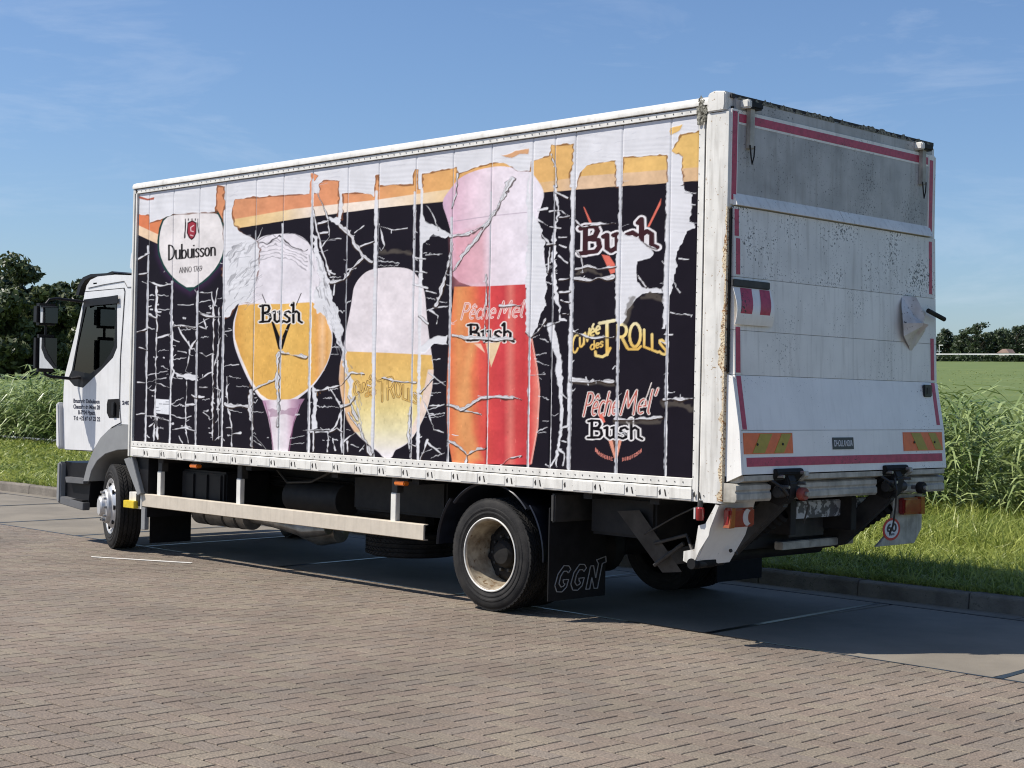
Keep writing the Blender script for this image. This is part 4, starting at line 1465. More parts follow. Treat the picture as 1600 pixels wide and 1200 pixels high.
    CR += [(2, q) for q in ([(65, 670), (145, 625)], [(150, 830), (230, 860), (310, 850)], [(510, 910), (600, 910), (622, 1080)], [(510, 1060), (560, 1080), (612, 1082)], [(80, 775), (135, 770)], [(205, 870), (205, 1190)], [(60, 1190), (130, 1170)], [(205, 1050), (235, 1050)], [(150, 1070), (205, 1095)], [(640, 880), (622, 1000)], [(930, 520), (965, 440)], [(1365, 410), (1430, 395)], [(510, 1150), (560, 1170), (540, 1100)], [(330, 1150), (380, 1140), (480, 1160)])]
    CR += [(4, q) for q in ([(160, 370), (240, 560)], [(240, 570), (246, 690), (190, 770)], [(325, 600), (410, 690), (480, 830), (550, 870)], [(480, 850), (430, 900), (340, 1010), (260, 1010)], [(620, 620), (700, 640), (810, 630)], [(605, 600), (645, 750), (620, 790)], [(940, 820), (1060, 812)], [(1130, 750), (1092, 920), (1062, 1050), (1020, 1190)], [(1125, 680), (1250, 660), (1385, 590), (1569, 260)], [(1140, 930), (1230, 800), (1400, 560)], [(250, 705), (335, 705)], [(170, 665), (235, 660)], [(155, 600), (230, 580)], [(430, 660), (500, 610)], [(460, 770), (565, 725)], [(860, 840), (940, 850)], [(870, 500), (860, 700)], [(945, 460), (1000, 540), (1030, 640)], [(940, 740), (970, 745)], [(860, 940), (950, 950)], [(850, 1030), (960, 1060)], [(1020, 1100), (950, 1080)], [(290, 1010), (280, 1110)], [(125, 470), (150, 600), (190, 760), (250, 960)], [(240, 930), (290, 960)], [(1170, 240), (1160, 380), (1130, 480)], [(1380, 960), (1378, 1190)])]
    CR += [(5, q) for q in ([(150, 605), (330, 560), (400, 470), (500, 480)], [(260, 590), (330, 720), (400, 700)], [(340, 740), (290, 860), (250, 900)], [(380, 760), (480, 900), (560, 1050)], [(60, 885), (250, 885)], [(110, 900), (135, 900), (132, 1040)], [(150, 905), (240, 900), (235, 1040)], [(900, 620), (1000, 510)], [(910, 640), (960, 760), (1000, 880), (1070, 905)], [(960, 960), (900, 1100)], [(960, 980), (1060, 1060)], [(960, 470), (1085, 565)], [(1110, 700), (1200, 740), (1350, 640), (1569, 640)], [(1200, 740), (1340, 770)], [(1110, 960), (1240, 1060), (1360, 1010)], [(1240, 1060), (1230, 1130)], [(1140, 200), (1290, 215), (1569, 222)], [(420, 640), (460, 760), (500, 960), (540, 1060)], [(330, 720), (340, 1050)], [(250, 900), (300, 870), (340, 900)], [(350, 970), (440, 900)], [(270, 950), (290, 1030)], [(970, 710), (1040, 710)], [(960, 770), (1000, 772)], [(830, 720), (820, 900), (830, 1080)], [(830, 980), (870, 1000)], [(970, 20), (1030, 60), (1020, 120)], [(900, 60), (960, 120)], [(380, 1040), (380, 970)], [(470, 1040), (500, 990)], [(1370, 0), (1365, 250)], [(620, 500), (760, 540), (870, 545)])]
    CR += [(6, q) for q in ([(370, 330), (405, 430), (410, 560)], [(405, 600), (490, 640)], [(275, 800), (345, 840)], [(360, 740), (440, 735), (500, 770)], [(430, 780), (500, 770)], [(360, 850), (440, 860)], [(300, 900), (360, 980)], [(545, 800), (600, 850), (700, 828), (835, 822)], [(550, 1020), (590, 1080), (600, 1180)], [(430, 980), (480, 1000)], [(430, 920), (480, 925)], [(340, 980), (400, 970)], [(1290, 1080), (1360, 1085)], [(1385, 690), (1410, 692)], [(1330, 600), (1415, 610)], [(1040, 960), (1130, 1010)], [(360, 1000), (350, 1180)], [(430, 1060), (490, 1110)], [(280, 730), (340, 720)])]
    CR += [(7, q) for q in ([(310, 20), (360, 15)], [(315, 90), (362, 85)], [(320, 200), (365, 205)], [(320, 130), (360, 140)], [(370, 535), (450, 545), (590, 552)], [(605, 750), (720, 748), (840, 735)], [(860, 648), (920, 640), (1000, 640)], [(0, 640), (60, 630), (110, 645)], [(0, 158), (110, 155)], [(380, 290), (480, 325), (590, 320)], [(890, 195), (1000, 208)], [(890, 20), (940, 90)], [(720, 0), (760, 60)], [(155, 520), (235, 515)], [(300, 940), (260, 1000), (240, 985)], [(300, 900), (340, 930), (330, 990)], [(320, 620), (350, 640)], [(310, 800), (350, 790)], [(310, 860), (345, 870)], [(0, 990), (50, 950), (110, 940)], [(860, 310), (900, 310)], [(250, 260), (310, 240)], [(460, 570), (450, 530)], [(380, 10), (480, 20), (580, 5)])]
    rr = random.Random(41)
    dark = srgb(60, 52, 48)
    for cc, pts in CR:
        P_ = K(cc, pts)
        # coarse jitter along the crack
        Q = []
        for a, b in zip(P_[:-1], P_[1:]):
            n = max(2, int(math.hypot(b[0] - a[0], b[1] - a[1]) / 5))
            for k in range(n):
                t = k / n
                Q.append((a[0] + (b[0] - a[0]) * t + rr.uniform(-.7, .7), a[1] + (b[1] - a[1]) * t + rr.uniform(-.7, .7)))
        Q.append(P_[-1])
        um, vm_ = P_[0]
        w = rr.uniform(.9, 1.9)
        pm = P_[len(P_) // 2]
        i = np.argmin(abs(c.U0[240] - pm[0])); j = np.argmin(abs(c.V0[:, i] - pm[1]))
        bright = c.C[max(0, j - 3):j + 3, max(0, i - 3):i + 3].mean() > .1
        c.line([(u + .5, v + 1.0) for u, v in Q], w + (1.8 if bright else .8), srgb(52, 38, 32) if bright else dark, warp=.9, vary=.6, op=.9 if bright else .6)  # dark line offset downwards: the crack's shadow, painted into the colour
        c.line(Q, w, white, warp=.7, peel=0, vary=1.0)
        for _ in range(int(len(Q) / 7)):
            p0 = rr.choice(Q)
            an = rr.uniform(0, 6.28)
            ln = rr.uniform(2, 6)
            c.line([p0, (p0[0] + ln * math.cos(an), p0[1] + ln * math.sin(an))], rr.uniform(.5, .9), white, warp=.5, peel=0, vary=.8)
    jl = sorted(jw)
    for k in range(250):
        a = rr.randrange(len(jl) - 4)
        ua, ub = jl[a], jl[a + 1]
        va = rr.uniform(395, 735)
        vb = va + rr.uniform(-14, 14)
        n = max(3, int((ub - ua) / 3.5))
        t0, t1 = sorted((rr.random(), rr.random()))
        if rr.random() < .45:
            t0, t1 = (0, t1) if rr.random() < .5 else (t0, 1)
        bow = rr.uniform(-5, 5)
        run = []
        for q in range(n + 1):
            t = t0 + (t1 - t0) * q / n
            u = ua + (ub - ua) * t
            v = va + (vb - va) * t + bow * math.sin(math.pi * t) + rr.uniform(-1, 1)
            i = np.argmin(abs(c.U0[240] - (u + .016 * (v - 450)))); j = np.argmin(abs(c.V0[:, i] - v))
            if c.C[j, i].mean() < .05:
                run.append((u - .016 * (v - 450), v))
            else:
                if len(run) > 1:
                    c.line(run, rr.uniform(.5, 1.15), white, warp=.8, peel=.5, vary=.9, op=.9)
                run = []
        if len(run) > 1:
            c.line(run, rr.uniform(.5, 1.15), white, warp=.8, peel=.5, vary=.9, op=.9)
    wide = [(4, [(1125, 690), (1250, 668), (1385, 598), (1480, 430), (1569, 270)], 4.2), (4, [(1140, 930), (1230, 800), (1390, 590)], 3.4), (5, [(1140, 205), (1290, 218), (1420, 222), (1569, 225)], 3.6), (5, [(1110, 705), (1200, 742), (1350, 648), (1420, 645), (1569, 650)], 2.8),
            (3, [(890, 600), (980, 550), (1060, 512)], 2.6), (3, [(1095, 318), (1160, 330), (1280, 362)], 2.8), (3, [(1075, 330), (1072, 500), (1078, 700), (1070, 850)], 4.0), (3, [(700, 702), (760, 714), (875, 706)], 4.0), (3, [(885, 600), (880, 800), (888, 1000)], 3.8), (5, [(385, 640), (440, 780), (500, 960), (550, 1060)], 3.0),
            (5, [(1110, 962), (1180, 1010), (1240, 1062), (1360, 1012)], 2.6), (4, [(325, 600), (410, 690), (480, 830), (550, 870)], 3.2), (4, [(480, 850), (430, 900), (340, 1010), (262, 1012)], 3.2), (4, [(1130, 750), (1092, 920), (1062, 1050), (1020, 1190)], 3.4), (5, [(330, 720), (400, 690), (430, 640)], 3.0),
            (7, [(372, 545), (450, 548), (590, 556)], 3.4), (7, [(606, 752), (720, 750), (842, 738)], 2.6), (7, [(862, 650), (920, 642), (1002, 642)], 3.0), (7, [(380, 15), (480, 22), (590, 8)], 3.4), (6, [(548, 1150), (640, 1135), (700, 1150), (835, 1140)], 2.2), (7, [(135, 300), (160, 320), (240, 235)], 2.0)]
    for cc, pts, w in wide:
        P_ = K(cc, pts)
        c.line([(u + .4, v + 1.2) for u, v in P_], w + 2.4, srgb(58, 44, 36), warp=2.2, vary=.7, op=.85)  # brown edge shifted down, doubling as a painted shadow under the crack
        c.line(P_, w, white, warp=2.2, peel=0, vary=.9)
        c.line([(u + .3, v + .3) for u, v in P_], w * .3, srgb(150, 144, 140), warp=2.8, vary=1.2, op=.6)
    # small random nicks along the joints on the dark film
    js = list(jw)
    for k in range(110):
        u0 = rr.choice(js) + rr.uniform(-3, 3)
        v0 = rr.uniform(400, 715)
        i = np.argmin(abs(c.U0[240] - u0)); j = np.argmin(abs(c.V0[:, i] - v0))
        if c.C[j, min(959, i + 6)].mean() > .08 and c.C[j, max(0, i - 6)].mean() > .08:
            continue
        sgn = rr.choice((-1, 1))
        ln = rr.uniform(3, 12)
        c.line([(u0, v0), (u0 + sgn * ln * .5, v0 + rr.uniform(-2, 2)), (u0 + sgn * ln, v0 + rr.uniform(-4, 4))], rr.uniform(.5, 1.1), white, warp=.6, peel=0, vary=.6)
    for k in range(46):
        t = rr.random()
        u0, v0 = 352 + 40 * rr.random(), 385 + 95 * t
        c.line([(u0, v0 + 8), (u0 + rr.uniform(5, 12), v0 - rr.uniform(2, 8)), (u0 + rr.uniform(12, 26), v0 - rr.uniform(6, 18))], rr.uniform(.6, 1.6), srgb(*rr.choice(((150, 150, 156), (176, 176, 180), (124, 124, 130)))), warp=3, vary=.8, op=.6)
    for k in range(60):
        t = rr.random()
        u0, v0 = 490 + 70 * t + rr.uniform(-9, 9), 400 + 230 * t + rr.uniform(-10, 10)
        c.line([(u0, v0), (u0 + rr.uniform(2, 6), v0 + rr.uniform(8, 20))], rr.uniform(.5, 1.3), srgb(*rr.choice(((150, 150, 156), (96, 92, 92), (124, 124, 130)))), warp=2, vary=.8, op=.6)
    # soft horizontal tear marks in the bare white
    for k in range(150):
        u0, v0 = rr.uniform(215, 1075), rr.uniform(180, 420)
        i = np.argmin(abs(c.U0[420] - u0)); j = np.argmin(abs(c.V0[:, i] - v0))
        if c.F[j, i] > .3:
            continue
        c.line([(u0, v0), (u0 + rr.uniform(6, 26), v0 - rr.uniform(0, 4))], rr.uniform(.6, 1.4), srgb(188, 188, 196), op=.5, warp=2)
    # weathered surface of the bare panels
    g = .03 * c.n_mid[0] + .02 * c.n_fine[0]
    c.C *= (1 + g)[..., None]
    lum = c.C @ np.array([.3, .55, .15])
    c.C = (c.C * .86 + lum[..., None] * .14) * .95


paint_side()


def box_blur(a, k):
    for ax in (0, 1):
        p = np.pad(a, [(k + 1, k) if i == ax else (0, 0) for i in range(2)], mode='edge')
        cs = np.cumsum(p, axis=ax)
        n = a.shape[ax]
        hi = np.take(cs, np.arange(2 * k + 1, 2 * k + 1 + n), axis=ax)
        lo = np.take(cs, np.arange(0, n), axis=ax)
        a = (hi - lo) / (2 * k + 1)
    return a


FB = box_blur(cv.F, 4)
curl = cv.F * (1 - FB)
HGT = .0008 * box_blur(cv.F, 1) + .0012 * np.clip(curl, 0, .5) * np.clip(.75 + cv.n_mid[0], .1, 2)
JX = [SP(x, 450)[0] for x in (230, 268, 309, 349.5, 396.5, 439.5, 485, 540, 588, 646, 703.5, 764, 828, 863, 895, 967.5, 1043.5)]


def side_panels():
    cuts = [cv.xs[0]] + JX + [cv.xs[-1]]
    ids = [int(round((c - cv.xs[0]) / (cv.xs[1] - cv.xs[0]))) for c in cuts]
    nz = len(cv.zs)
    for a, b in zip(ids[:-1], ids[1:]):
        a2, b2 = a, b
        xs_ = cv.xs[a2:b2 + 1].copy()
        xs_[0] += .0022
        xs_[-1] -= .0022
        nx = len(xs_)
        H = HGT[:, a2:b2 + 1].copy()
        # rolled plank edge
        e = np.minimum(xs_ - xs_[0], xs_[-1] - xs_)
        H -= .004 * np.clip(1 - e / .008, 0, 1)[None, :]
        X, Z = np.meshgrid(xs_, cv.zs)
        V = np.stack([X, .006 - H, Z], -1).reshape(-1, 3)
        idx = np.arange(nx * nz).reshape(nz, nx)
        F = np.stack([idx[:-1, :-1], idx[:-1, 1:], idx[1:, 1:], idx[1:, :-1]], -1).reshape(-1, 4)
        # skirt and back so that the plank is solid
        n0 = len(V)
        bx = np.array([[xs_[0], .03, cv.zs[0]], [xs_[-1], .03, cv.zs[0]], [xs_[-1], .03, cv.zs[-1]], [xs_[0], .03, cv.zs[-1]]])
        cr_ = [idx[0, 0], idx[0, -1], idx[-1, -1], idx[-1, 0]]
        V = np.concatenate([V, bx])
        F = np.concatenate([F, [[n0 + 1, n0, n0 + 3, n0 + 2], [cr_[0], n0, n0 + 1, cr_[1]], [cr_[1], n0 + 1, n0 + 2, cr_[2]], [cr_[3], cr_[2], n0 + 2, n0 + 3], [cr_[0], cr_[3], n0 + 3, n0]]])
        o = raw('side_panel', V, F, 4, 'printed_film', TR, smooth=True)
        C = np.concatenate([cv.C[:, a2:b2 + 1].reshape(-1, 3), np.tile(WHITE, (4, 1))])
        at = o.data.attributes.new('print', 'FLOAT_COLOR', 'POINT')
        at.data.foreach_set('color', np.concatenate([np.clip(C, 0, 1), np.ones((len(C), 1))], 1).astype(np.float32).ravel())


side_panels()

# ------------------------------------------------------------------ box frame
MB().box(XF, 0.0, .034, .06, .95, 3.46).build('wall_core', 'dark_mark', TR)
MB().box(XF, 0.0, W - .05, W, .94, 3.5, .006).build('side_wall', 'rail_white', TR)
MB().box(XF, XF + .05, .06, W - .05, .94, 3.5, .004).build('bulkhead', 'rail_white', TR)
MB().box(XF + .02, -.03, .04, W - .04, 3.47, 3.515).build('roof', 'rail_white', TR)
MB().box(XF + .05, -.05, .07, W - .07, .93, .99).build('floor', 'chassis', TR)

tr_ = MB().prism([(-.010, 3.432), (-.010, 3.468), (.02, 3.470), (.02, 3.430)], 'x', XF, XP).build('rivet_strip', 'rail_white', TR)
cap = MB().prism([(-.004, 3.474), (-.022, 3.478), (-.024, 3.500), (-.014, 3.522), (.012, 3.534), (.07, 3.536), (.07, 3.474)], 'x', XF - .012, XP + .12).build('top_rail', 'rail_white', TR)
MB().prism([(-.008, 3.469), (-.008, 3.4745), (.02, 3.4745), (.02, 3.469)], 'x', XF, XP).build('gasket', 'dark_mark', TR)


def rivets(name, pts, r, h, normal, parent, material='rivet', n=6):
    m = MB()
    nv = Vector(normal)
    for p in pts:
        m.cyl(Vector(p), Vector(p) + nv * h, r, r * .6, n)
    o = m.build(name, material, parent, 60)
    tag(o, kind='stuff')
    return o


rivets('rivet_row', [(x, -.010, 3.450) for x in np.arange(XF + .06, XP - .02, .072)], .006, .004, (0, -1, 0), tr_)
# bottom rail: riveted strip and a strip of bracket plates
br = MB().prism([(-.012, 1.022), (-.012, 1.070), (.0, 1.074), (.03, 1.074), (.03, 1.018)], 'x', XF + .055, XP).build('bottom_rail', 'rail_white', TR)
rivets('rivet_row', [(x, -.012, 1.047) for x in np.arange(XF + .09, XP - .02, .068)], .006, .004, (0, -1, 0), br)
bs = MB().prism([(-.018, .932), (-.018, 1.010), (-.012, 1.015), (.05, 1.015), (.05, .926), (-.012, .926)], 'x', XF + .055, XP).build('load_rail', 'rail_white', TR)
rr = random.Random(9)
x = XF + .09
m = MB()
while x < XP - .16:
    wl = .185
    MB().box(x, x + wl, -.0215, -.017, .940, 1.004).build('bracket_plate', 'rail_white', bs)
    xm = x + wl + .022
    k = rr.random()
    m.prism([(xm - .010, .975), (xm + .004, .992), (xm + .008, .962), (xm - .002, .952)], 'y', -.0206, -.017)
    if k < .8:
        m.prism([(xm + .036, .992), (xm + .045, .990), (xm + .056, .950), (xm + .046, .948)], 'y', -.0206, -.017)
    m.prism([(xm + .075, .972), (xm + .081, .972), (xm + .081, .966), (xm + .075, .966)], 'y', -.0206, -.017)
    x += .285
tag(m.build('lashing_slots', 'dark_mark', bs, 0), kind='stuff')
# posts
fp = MB().box(XF - .012, XF + .018, -.014, .05, .926, 3.472, .004).build('corner_post', 'rail_white', TR)
MB().box(XF + .019, XF + .030, -.004, .03, .93, 3.47).build('seal', 'dark_mark', TR)
MB().box(XF + .031, XF + .055, -.010, .04, .93, 3.47, .002).build('edge_strip', 'rail_white', TR)
es = MB().box(XP + .001, XP + .050, -.008, .03, .926, 3.44, .002).build('edge_strip', 'rail_white', TR)
MB().box(XP + .051, XP + .058, -.004, .03, .93, 3.44).build('seal', 'dark_mark', TR)
rivets('rivet_row', [(XP + .008, -.008, z) for z in np.arange(1.0, 3.42, .085)], .004, .003, (0, -1, 0), es)
cp = MB().prism([(XP + .060, -.006), (XP + .075, -.016), (-.02, -.016), (.008, -.012), (.012, .0), (.012, .10), (XP + .06, .10)], 'z', .926, 3.42).build('corner_post', 'post_white', TR)
MB().box(XP + .06, .012, W - .1, W + .012, .93, 3.44, .01).build('corner_post', 'post_white', TR)
# battered corner cap and the grime behind it
MB().prism([(-.155, 3.425), (-.02, 3.425), (-.012, 3.47), (-.012, 3.548), (-.10, 3.56), (-.15, 3.545), (-.16, 3.47)], 'y', -.03, .09, .008).build('corner_cap', 'post_white', TR)
MB().box(-.16, -.02, W - .08, W + .02, 3.42, 3.54, .015).build('corner_cap', 'post_white', TR)


def clump(name, material, c, s, n, seed, parent):
    r = random.Random(seed)
    bm = bmesh.new()
    for i in range(n):
        t = bmesh.ops.create_icosphere(bm, subdivisions=1, radius=1)
        k = r.uniform(.25, .6)
        off = Vector((r.uniform(-1, 1) * s[0], r.uniform(-1, 1) * s[1], r.uniform(-1, 1) * s[2]))
        for v in t['verts']:
            v.co = Vector(c) + off + Vector((v.co.x * s[0] * k, v.co.y * s[1] * k, v.co.z * s[2] * k)) * r.uniform(.6, 1.2)
    return MB().bm(bm).build(name, material, parent, 40)


clump('moss_patch', 'moss_grime', (-.20, -.012, 3.44), (.035, .012, .07), 60, 4, TR)

# rust eating the rear edge of the post
def rust_strip():
    r = random.Random(12)
    zs = np.arange(.94, 2.82, .018)
    V, F = [], []
    wv = .03
    for z in zs:
        wv = min(.062, max(.006, wv + r.uniform(-.016, .016)))
        dens = 1.0 if z < 2.4 else max(.15, 1 - (z - 2.4) * 2.2)
        V += [(.010 - wv * dens, -.0185, z), (.014, -.0185, z), (.020, -.005, z), (.020, .055, z)]
    n = len(zs)
    for i in range(n - 1):
        for k in range(3):
            F.append((4 * i + k, 4 * i + k + 1, 4 * i + k + 5, 4 * i + k + 4))
    MB().add(V, F).build('rust', 'rust', cp, 0)


rust_strip()

# ------------------------------------------------------------------ rear of the box and the tail lift
DOOR = dict(y0=.02, y1=W - .03)
hd = MB().box(-.05, .012, .05, W - .05, 3.435, 3.515, .006).build('door_header', 'lift_grey', TR)
MB().box(-.06, .004, .02, W - .02, 3.512, 3.538).build('header_seal', 'dark_mark', TR)
def ragged(name, mat_, y0, y1, z0, z1, x, seed, parent):
    """flaking sealant along the header: a band with a torn upper edge"""
    r = random.Random(seed)
    V, F = [], []
    ys_ = np.arange(y0, y1, .03)
    for y in ys_:
        V += [(x, y, z0), (x, y, z1 + r.uniform(-.035, .012)), (x - .006, y, z0), (x - .006, y, z1)]
    for i in range(len(ys_) - 1):
        F.append((4 * i, 4 * i + 4, 4 * i + 5, 4 * i + 1))
    MB().add(V, F).build(name, mat_, parent, 0)


ragged('sealant', 'moss_grime', .06, W - .06, 3.505, 3.535, .0145, 3, TR)
MB().box(-.04, .016, .06, W - .07, 2.82, 3.44).build('upper_door', 'lift_grey', TR)
fr_ = MB().box(-.03, .020, .006, .075, 2.83, 3.44, .003).build('door_frame', 'lift_white', TR)
fr2 = MB().box(-.03, .020, W - .11, W - .03, 2.83, 3.44, .003).build('door_frame', 'lift_white', TR)
fr3 = MB().box(-.03, .0185, .075, W - .11, 3.345, 3.44, .003).build('door_frame', 'lift_white', TR)
MB().box(.0195, .0215, .012, .062, 2.86, 3.425).build('red_stripe', 'red_tape', fr_, 0)
MB().box(.0195, .0215, W - .098, W - .05, 2.86, 3.40).build('red_stripe', 'red_tape', fr2, 0)
MB().box(.0180, .0200, .08, W - .12, 3.362, 3.415).build('red_stripe', 'red_tape', fr3, 0)
# sloping lip above the platform
MB().prism([(.016, 2.905), (.052, 2.842), (.056, 2.826), (.0, 2.826), (.0, 2.905)], 'y', .03, 1.24, .0).build('door_lip', 'lift_white', TR)
MB().prism([(.016, 2.905), (.052, 2.842), (.056, 2.826), (.0, 2.826), (.0, 2.905)], 'y', 1.248, W - .085, .0).build('door_lip', 'lift_white', TR)
# platform of four planks and the end profile
PP = [(.034, 2.818), (.046, 2.37), (.058, 2.03), (.068, 1.745), (.128, 1.395), (.152, 1.115)]
PM = ['lift_chipped', 'lift_white', 'lift_white', 'lift_clean', 'lift_clean']
plates = []
for (a, b), pm in zip(zip(PP[:-1], PP[1:]), PM):
    (xa, za), (xb, zb_) = a, b
    plates.append(MB().prism([(xa, za - .0012), (xb, zb_ + .0012), (.02, zb_ + .0012), (.02, za - .0012)], 'y', .022, W - .022, .0012).build('platform_plank', pm, TR))
MB().box(.0, .021, .03, W - .03, 1.10, 2.82).build('platform_back', 'chassis_grey', TR)
# left edge wedge, sunlit
MB().prism([(.0, 1.75), (.03, 1.745), (.064, 1.735), (.126, 1.39), (.150, 1.115), (.02, 1.06), (.0, 1.06)], 'y', .004, .0215).build('platform_cheek', 'lift_clean', TR)
MB().prism([(.0, 1.75), (.064, 1.735), (.126, 1.39), (.150, 1.115), (.02, 1.06)], 'y', W - .0215, W - .004).build('platform_cheek', 'lift_clean', TR)
# zip-like rubber edge with gap behind
MB().box(.012, .030, -.004, .0135, 1.76, 2.80).build('edge_seal', 'rubber', TR)


def on_platform(z):
    for (xa, za), (xb, zb_) in zip(PP[:-1], PP[1:]):
        if zb_ <= z <= za:
            return xa + (xb - xa) * (za - z) / (za - zb_)
    return PP[-1][0]


def plate_quad(name, material, y0, y1, z0, z1, parent, th=.0025, off=.0, shear=0.0):
    """thin strip lying on the bent platform face"""
    zs = sorted({z0, z1} | {z for _, z in PP if z0 < z < z1})
    m = MB()
    for a, b in zip(zs[:-1], zs[1:]):
        sa, sb = shear * (a - z0), shear * (b - z0)
        xa, xb = on_platform(a) + off, on_platform(b) + off
        m.add([(xa, y0 + sa, a), (xa, y1 + sa, a), (xb, y1 + sb, b), (xb, y0 + sb, b), (xa + th, y0 + sa, a), (xa + th, y1 + sa, a), (xb + th, y1 + sb, b), (xb + th, y0 + sb, b)],
              [(0, 1, 2, 3), (4, 5, 6, 7), (0, 1, 5, 4), (1, 2, 6, 5), (2, 3, 7, 6), (3, 0, 4, 7)])
    return m.build(name, material, parent, 0)


plate_quad('red_stripe', 'red_tape', .030, .072, 2.63, 2.80, plates[0])
plate_quad('red_stripe', 'red_tape', .045, .085, 2.385, 2.615, plates[0])
plate_quad('red_stripe', 'red_tape', W - .115, W - .075, 2.40, 2.79, plates[0])
plate_quad('red_stripe', 'red_tape', .035, .08, 1.76, 2.05, plates[2])
plate_quad('red_stripe', 'red_tape', .035, .08, 1.40, 1.74, plates[3])
plate_quad('red_stripe', 'red_tape', W - .105, W - .06, 1.76, 2.07, plates[2])
plate_quad('red_stripe', 'red_tape', W - .105, W - .06, 1.43, 1.74, plates[3])
plate_quad('red_stripe', 'red_tape', .06, W - .06, 1.165, 1.222, plates[4])
# chevron reflector plates
for (y0, y1, dirn) in ((.035, .565, 1), (1.93, 2.47, -1)):
    o = plate_quad('reflector_plate', 'reflector_orange', y0, y1, 1.245, 1.378, TR, .004, .001)
    o.name = 'reflector_plate'
    wd = (y1 - y0)
    for q in (.16, .60):
        a = y0 + wd * q
        sh = .75 * dirn
        st = a if dirn > 0 else a + .11
        plate_quad('chevron', 'reflector_yellow', max(y0 + .005, st), min(y1 - .105, st + .13) if dirn > 0 else min(y1 - .005, st + .13), 1.250, 1.373, o, .0015, .0055, shear=sh)
    for q in (.26, .78):
        yb = y0 + wd * q
        MB().cyl((on_platform(1.30) + .005, yb, 1.305), (on_platform(1.30) + .012, yb, 1.305), .009, .008, 8).build('bolt', 'dark_mark', o)
# maker's plate
xo = on_platform(1.31)
bp_ = plate_quad('maker_plate', 'plate_black', 1.03, 1.285, 1.265, 1.345, TR, .003, .001)
upv = Vector((on_platform(1.38) - on_platform(1.28), 0, .1)).normalized()
lettering('DHOLLANDIA', .062, (on_platform(1.285) + .0048, 1.045, 1.285), (0, 1, 0), upv, 'letter_white', bp_, width=.225)
# small switch box near the right edge
MB().box(on_platform(1.68) - .005, on_platform(1.68) + .02, 2.28, 2.385, 1.635, 1.725, .006).build('switch_box', 'plate_black', TR)
MB().box(on_platform(1.68) + .0195, on_platform(1.68) + .024, 2.31, 2.35, 1.655, 1.705).build('switch_button', 'chassis_grey', TR)
# warning flag folded down on the platform, with its bar
MB().box(.047, .067, -.01, .385, 2.305, 2.352, .004).build('flag_bar', 'chassis_grey', TR)


def bent_sheet(name, material, y0, y1, z0, z1, x0, bulge, parent, n=8, seed=1, jag=.0):
    r = random.Random(seed)
    V, F = [], []
    for i in range(n + 1):
        t = i / n
        z = z1 + (z0 - z1) * t
        x = x0 + bulge * math.sin(t * math.pi * .8) ** 1.2
        for y in (y0, y1):
            V.append((x, y + r.uniform(-jag, jag), z))
            V.append((x + .003, y + r.uniform(-jag, jag), z))
    for i in range(n):
        a, b = 4 * i, 4 * i + 4
        F += [(a, a + 2, b + 2, b), (a + 1, a + 3, b + 3, b + 1), (a, a + 1, b + 1, b), (a + 2, a + 3, b + 3, b + 2)]
    return MB().add(V, F).build(name, material, parent, 50)


fl = bent_sheet('warning_flag', 'lift_clean', .0, .40, 2.065, 2.302, .056, .035, TR)
for q0, q1 in ((.03, .15), (.235, .345)):
    V, F = [], []
    n = 8
    for i in range(n + 1):
        t = i / n
        z = 2.30 + (2.085 - 2.30) * t
        x = .056 + .035 * math.sin(t * math.pi * .8) ** 1.2 + .0045
        sh = -.045 * t + .04
        V += [(x, q0 + sh, z), (x, q1 + sh, z)]
    for i in range(n):
        F.append((2 * i, 2 * i + 1, 2 * i + 3, 2 * i + 2))
    MB().add(V, F).build('flag_stripe', 'red_tape', fl, 50)


# crumpled flag torn from its bar on the other side
def crumple():
    r = random.Random(8)
    outline = [(1.975, 2.29), (2.03, 2.365), (2.14, 2.36), (2.26, 2.30), (2.36, 2.26), (2.33, 2.20), (2.26, 2.12), (2.20, 1.99), (2.16, 1.93), (2.09, 2.0), (1.985, 2.07), (1.955, 2.16)]
    c0 = (2.13, 2.17)
    V = [(.16, *c0)]
    rings = 4
    for k in range(1, rings + 1):
        for (y, z) in outline:
            t = k / rings
            fold = .05 * math.sin((y * 23 + z * 9)) + r.uniform(-.012, .012)
            V.append((.16 - .09 * t + fold * (1 - .4 * t), c0[0] + (y - c0[0]) * t, c0[1] + (z - c0[1]) * t))
    n = len(outline)
    F = [(0, 1 + i, 1 + (i + 1) % n) for i in range(n)]
    for k in range(rings - 1):
        for i in range(n):
            a = 1 + k * n
            F.append((a + i, a + n + i, a + n + (i + 1) % n, a + (i + 1) % n))
    V2 = [(x - .004, y, z) for x, y, z in V]
    m = MB().add(V, F)
    m.add(V2, [f[::-1] for f in F])
    o = m.build('torn_flag', 'paper', TR, 25)
    tag(o, 'crumpled dirty warning flag hanging off its bar')
    MB().cyl((.10, 2.30, 2.27), (.12, 2.50, 2.215), .018, .018, 8).build('flag_bar', 'chassis', TR)


crumple()
# hooks at the top of the door
for yb in (.185, 2.30):
    h = MB()
    h.box(.015, .048, yb - .028, yb + .028, 3.20, 3.47, .005)
    h.build('door_hook', 'dirty_alu', TR)
    MB().box(-.02, .070, yb - .075, yb + .09, 3.455, 3.50, .010).build('hook_pivot', 'chassis', TR)
    MB().box(.005, .076, yb - .085, yb - .040, 3.452, 3.506, .008).build('hook_end', 'post_white', TR)
    MB().tube([(.05, yb - .025, 3.22), (.052, yb - .016, 3.15), (.05, yb, 3.10), (.052, yb + .016, 3.15), (.05, yb + .025, 3.22)], .005, 6).build('hook_wire', 'chassis', TR)

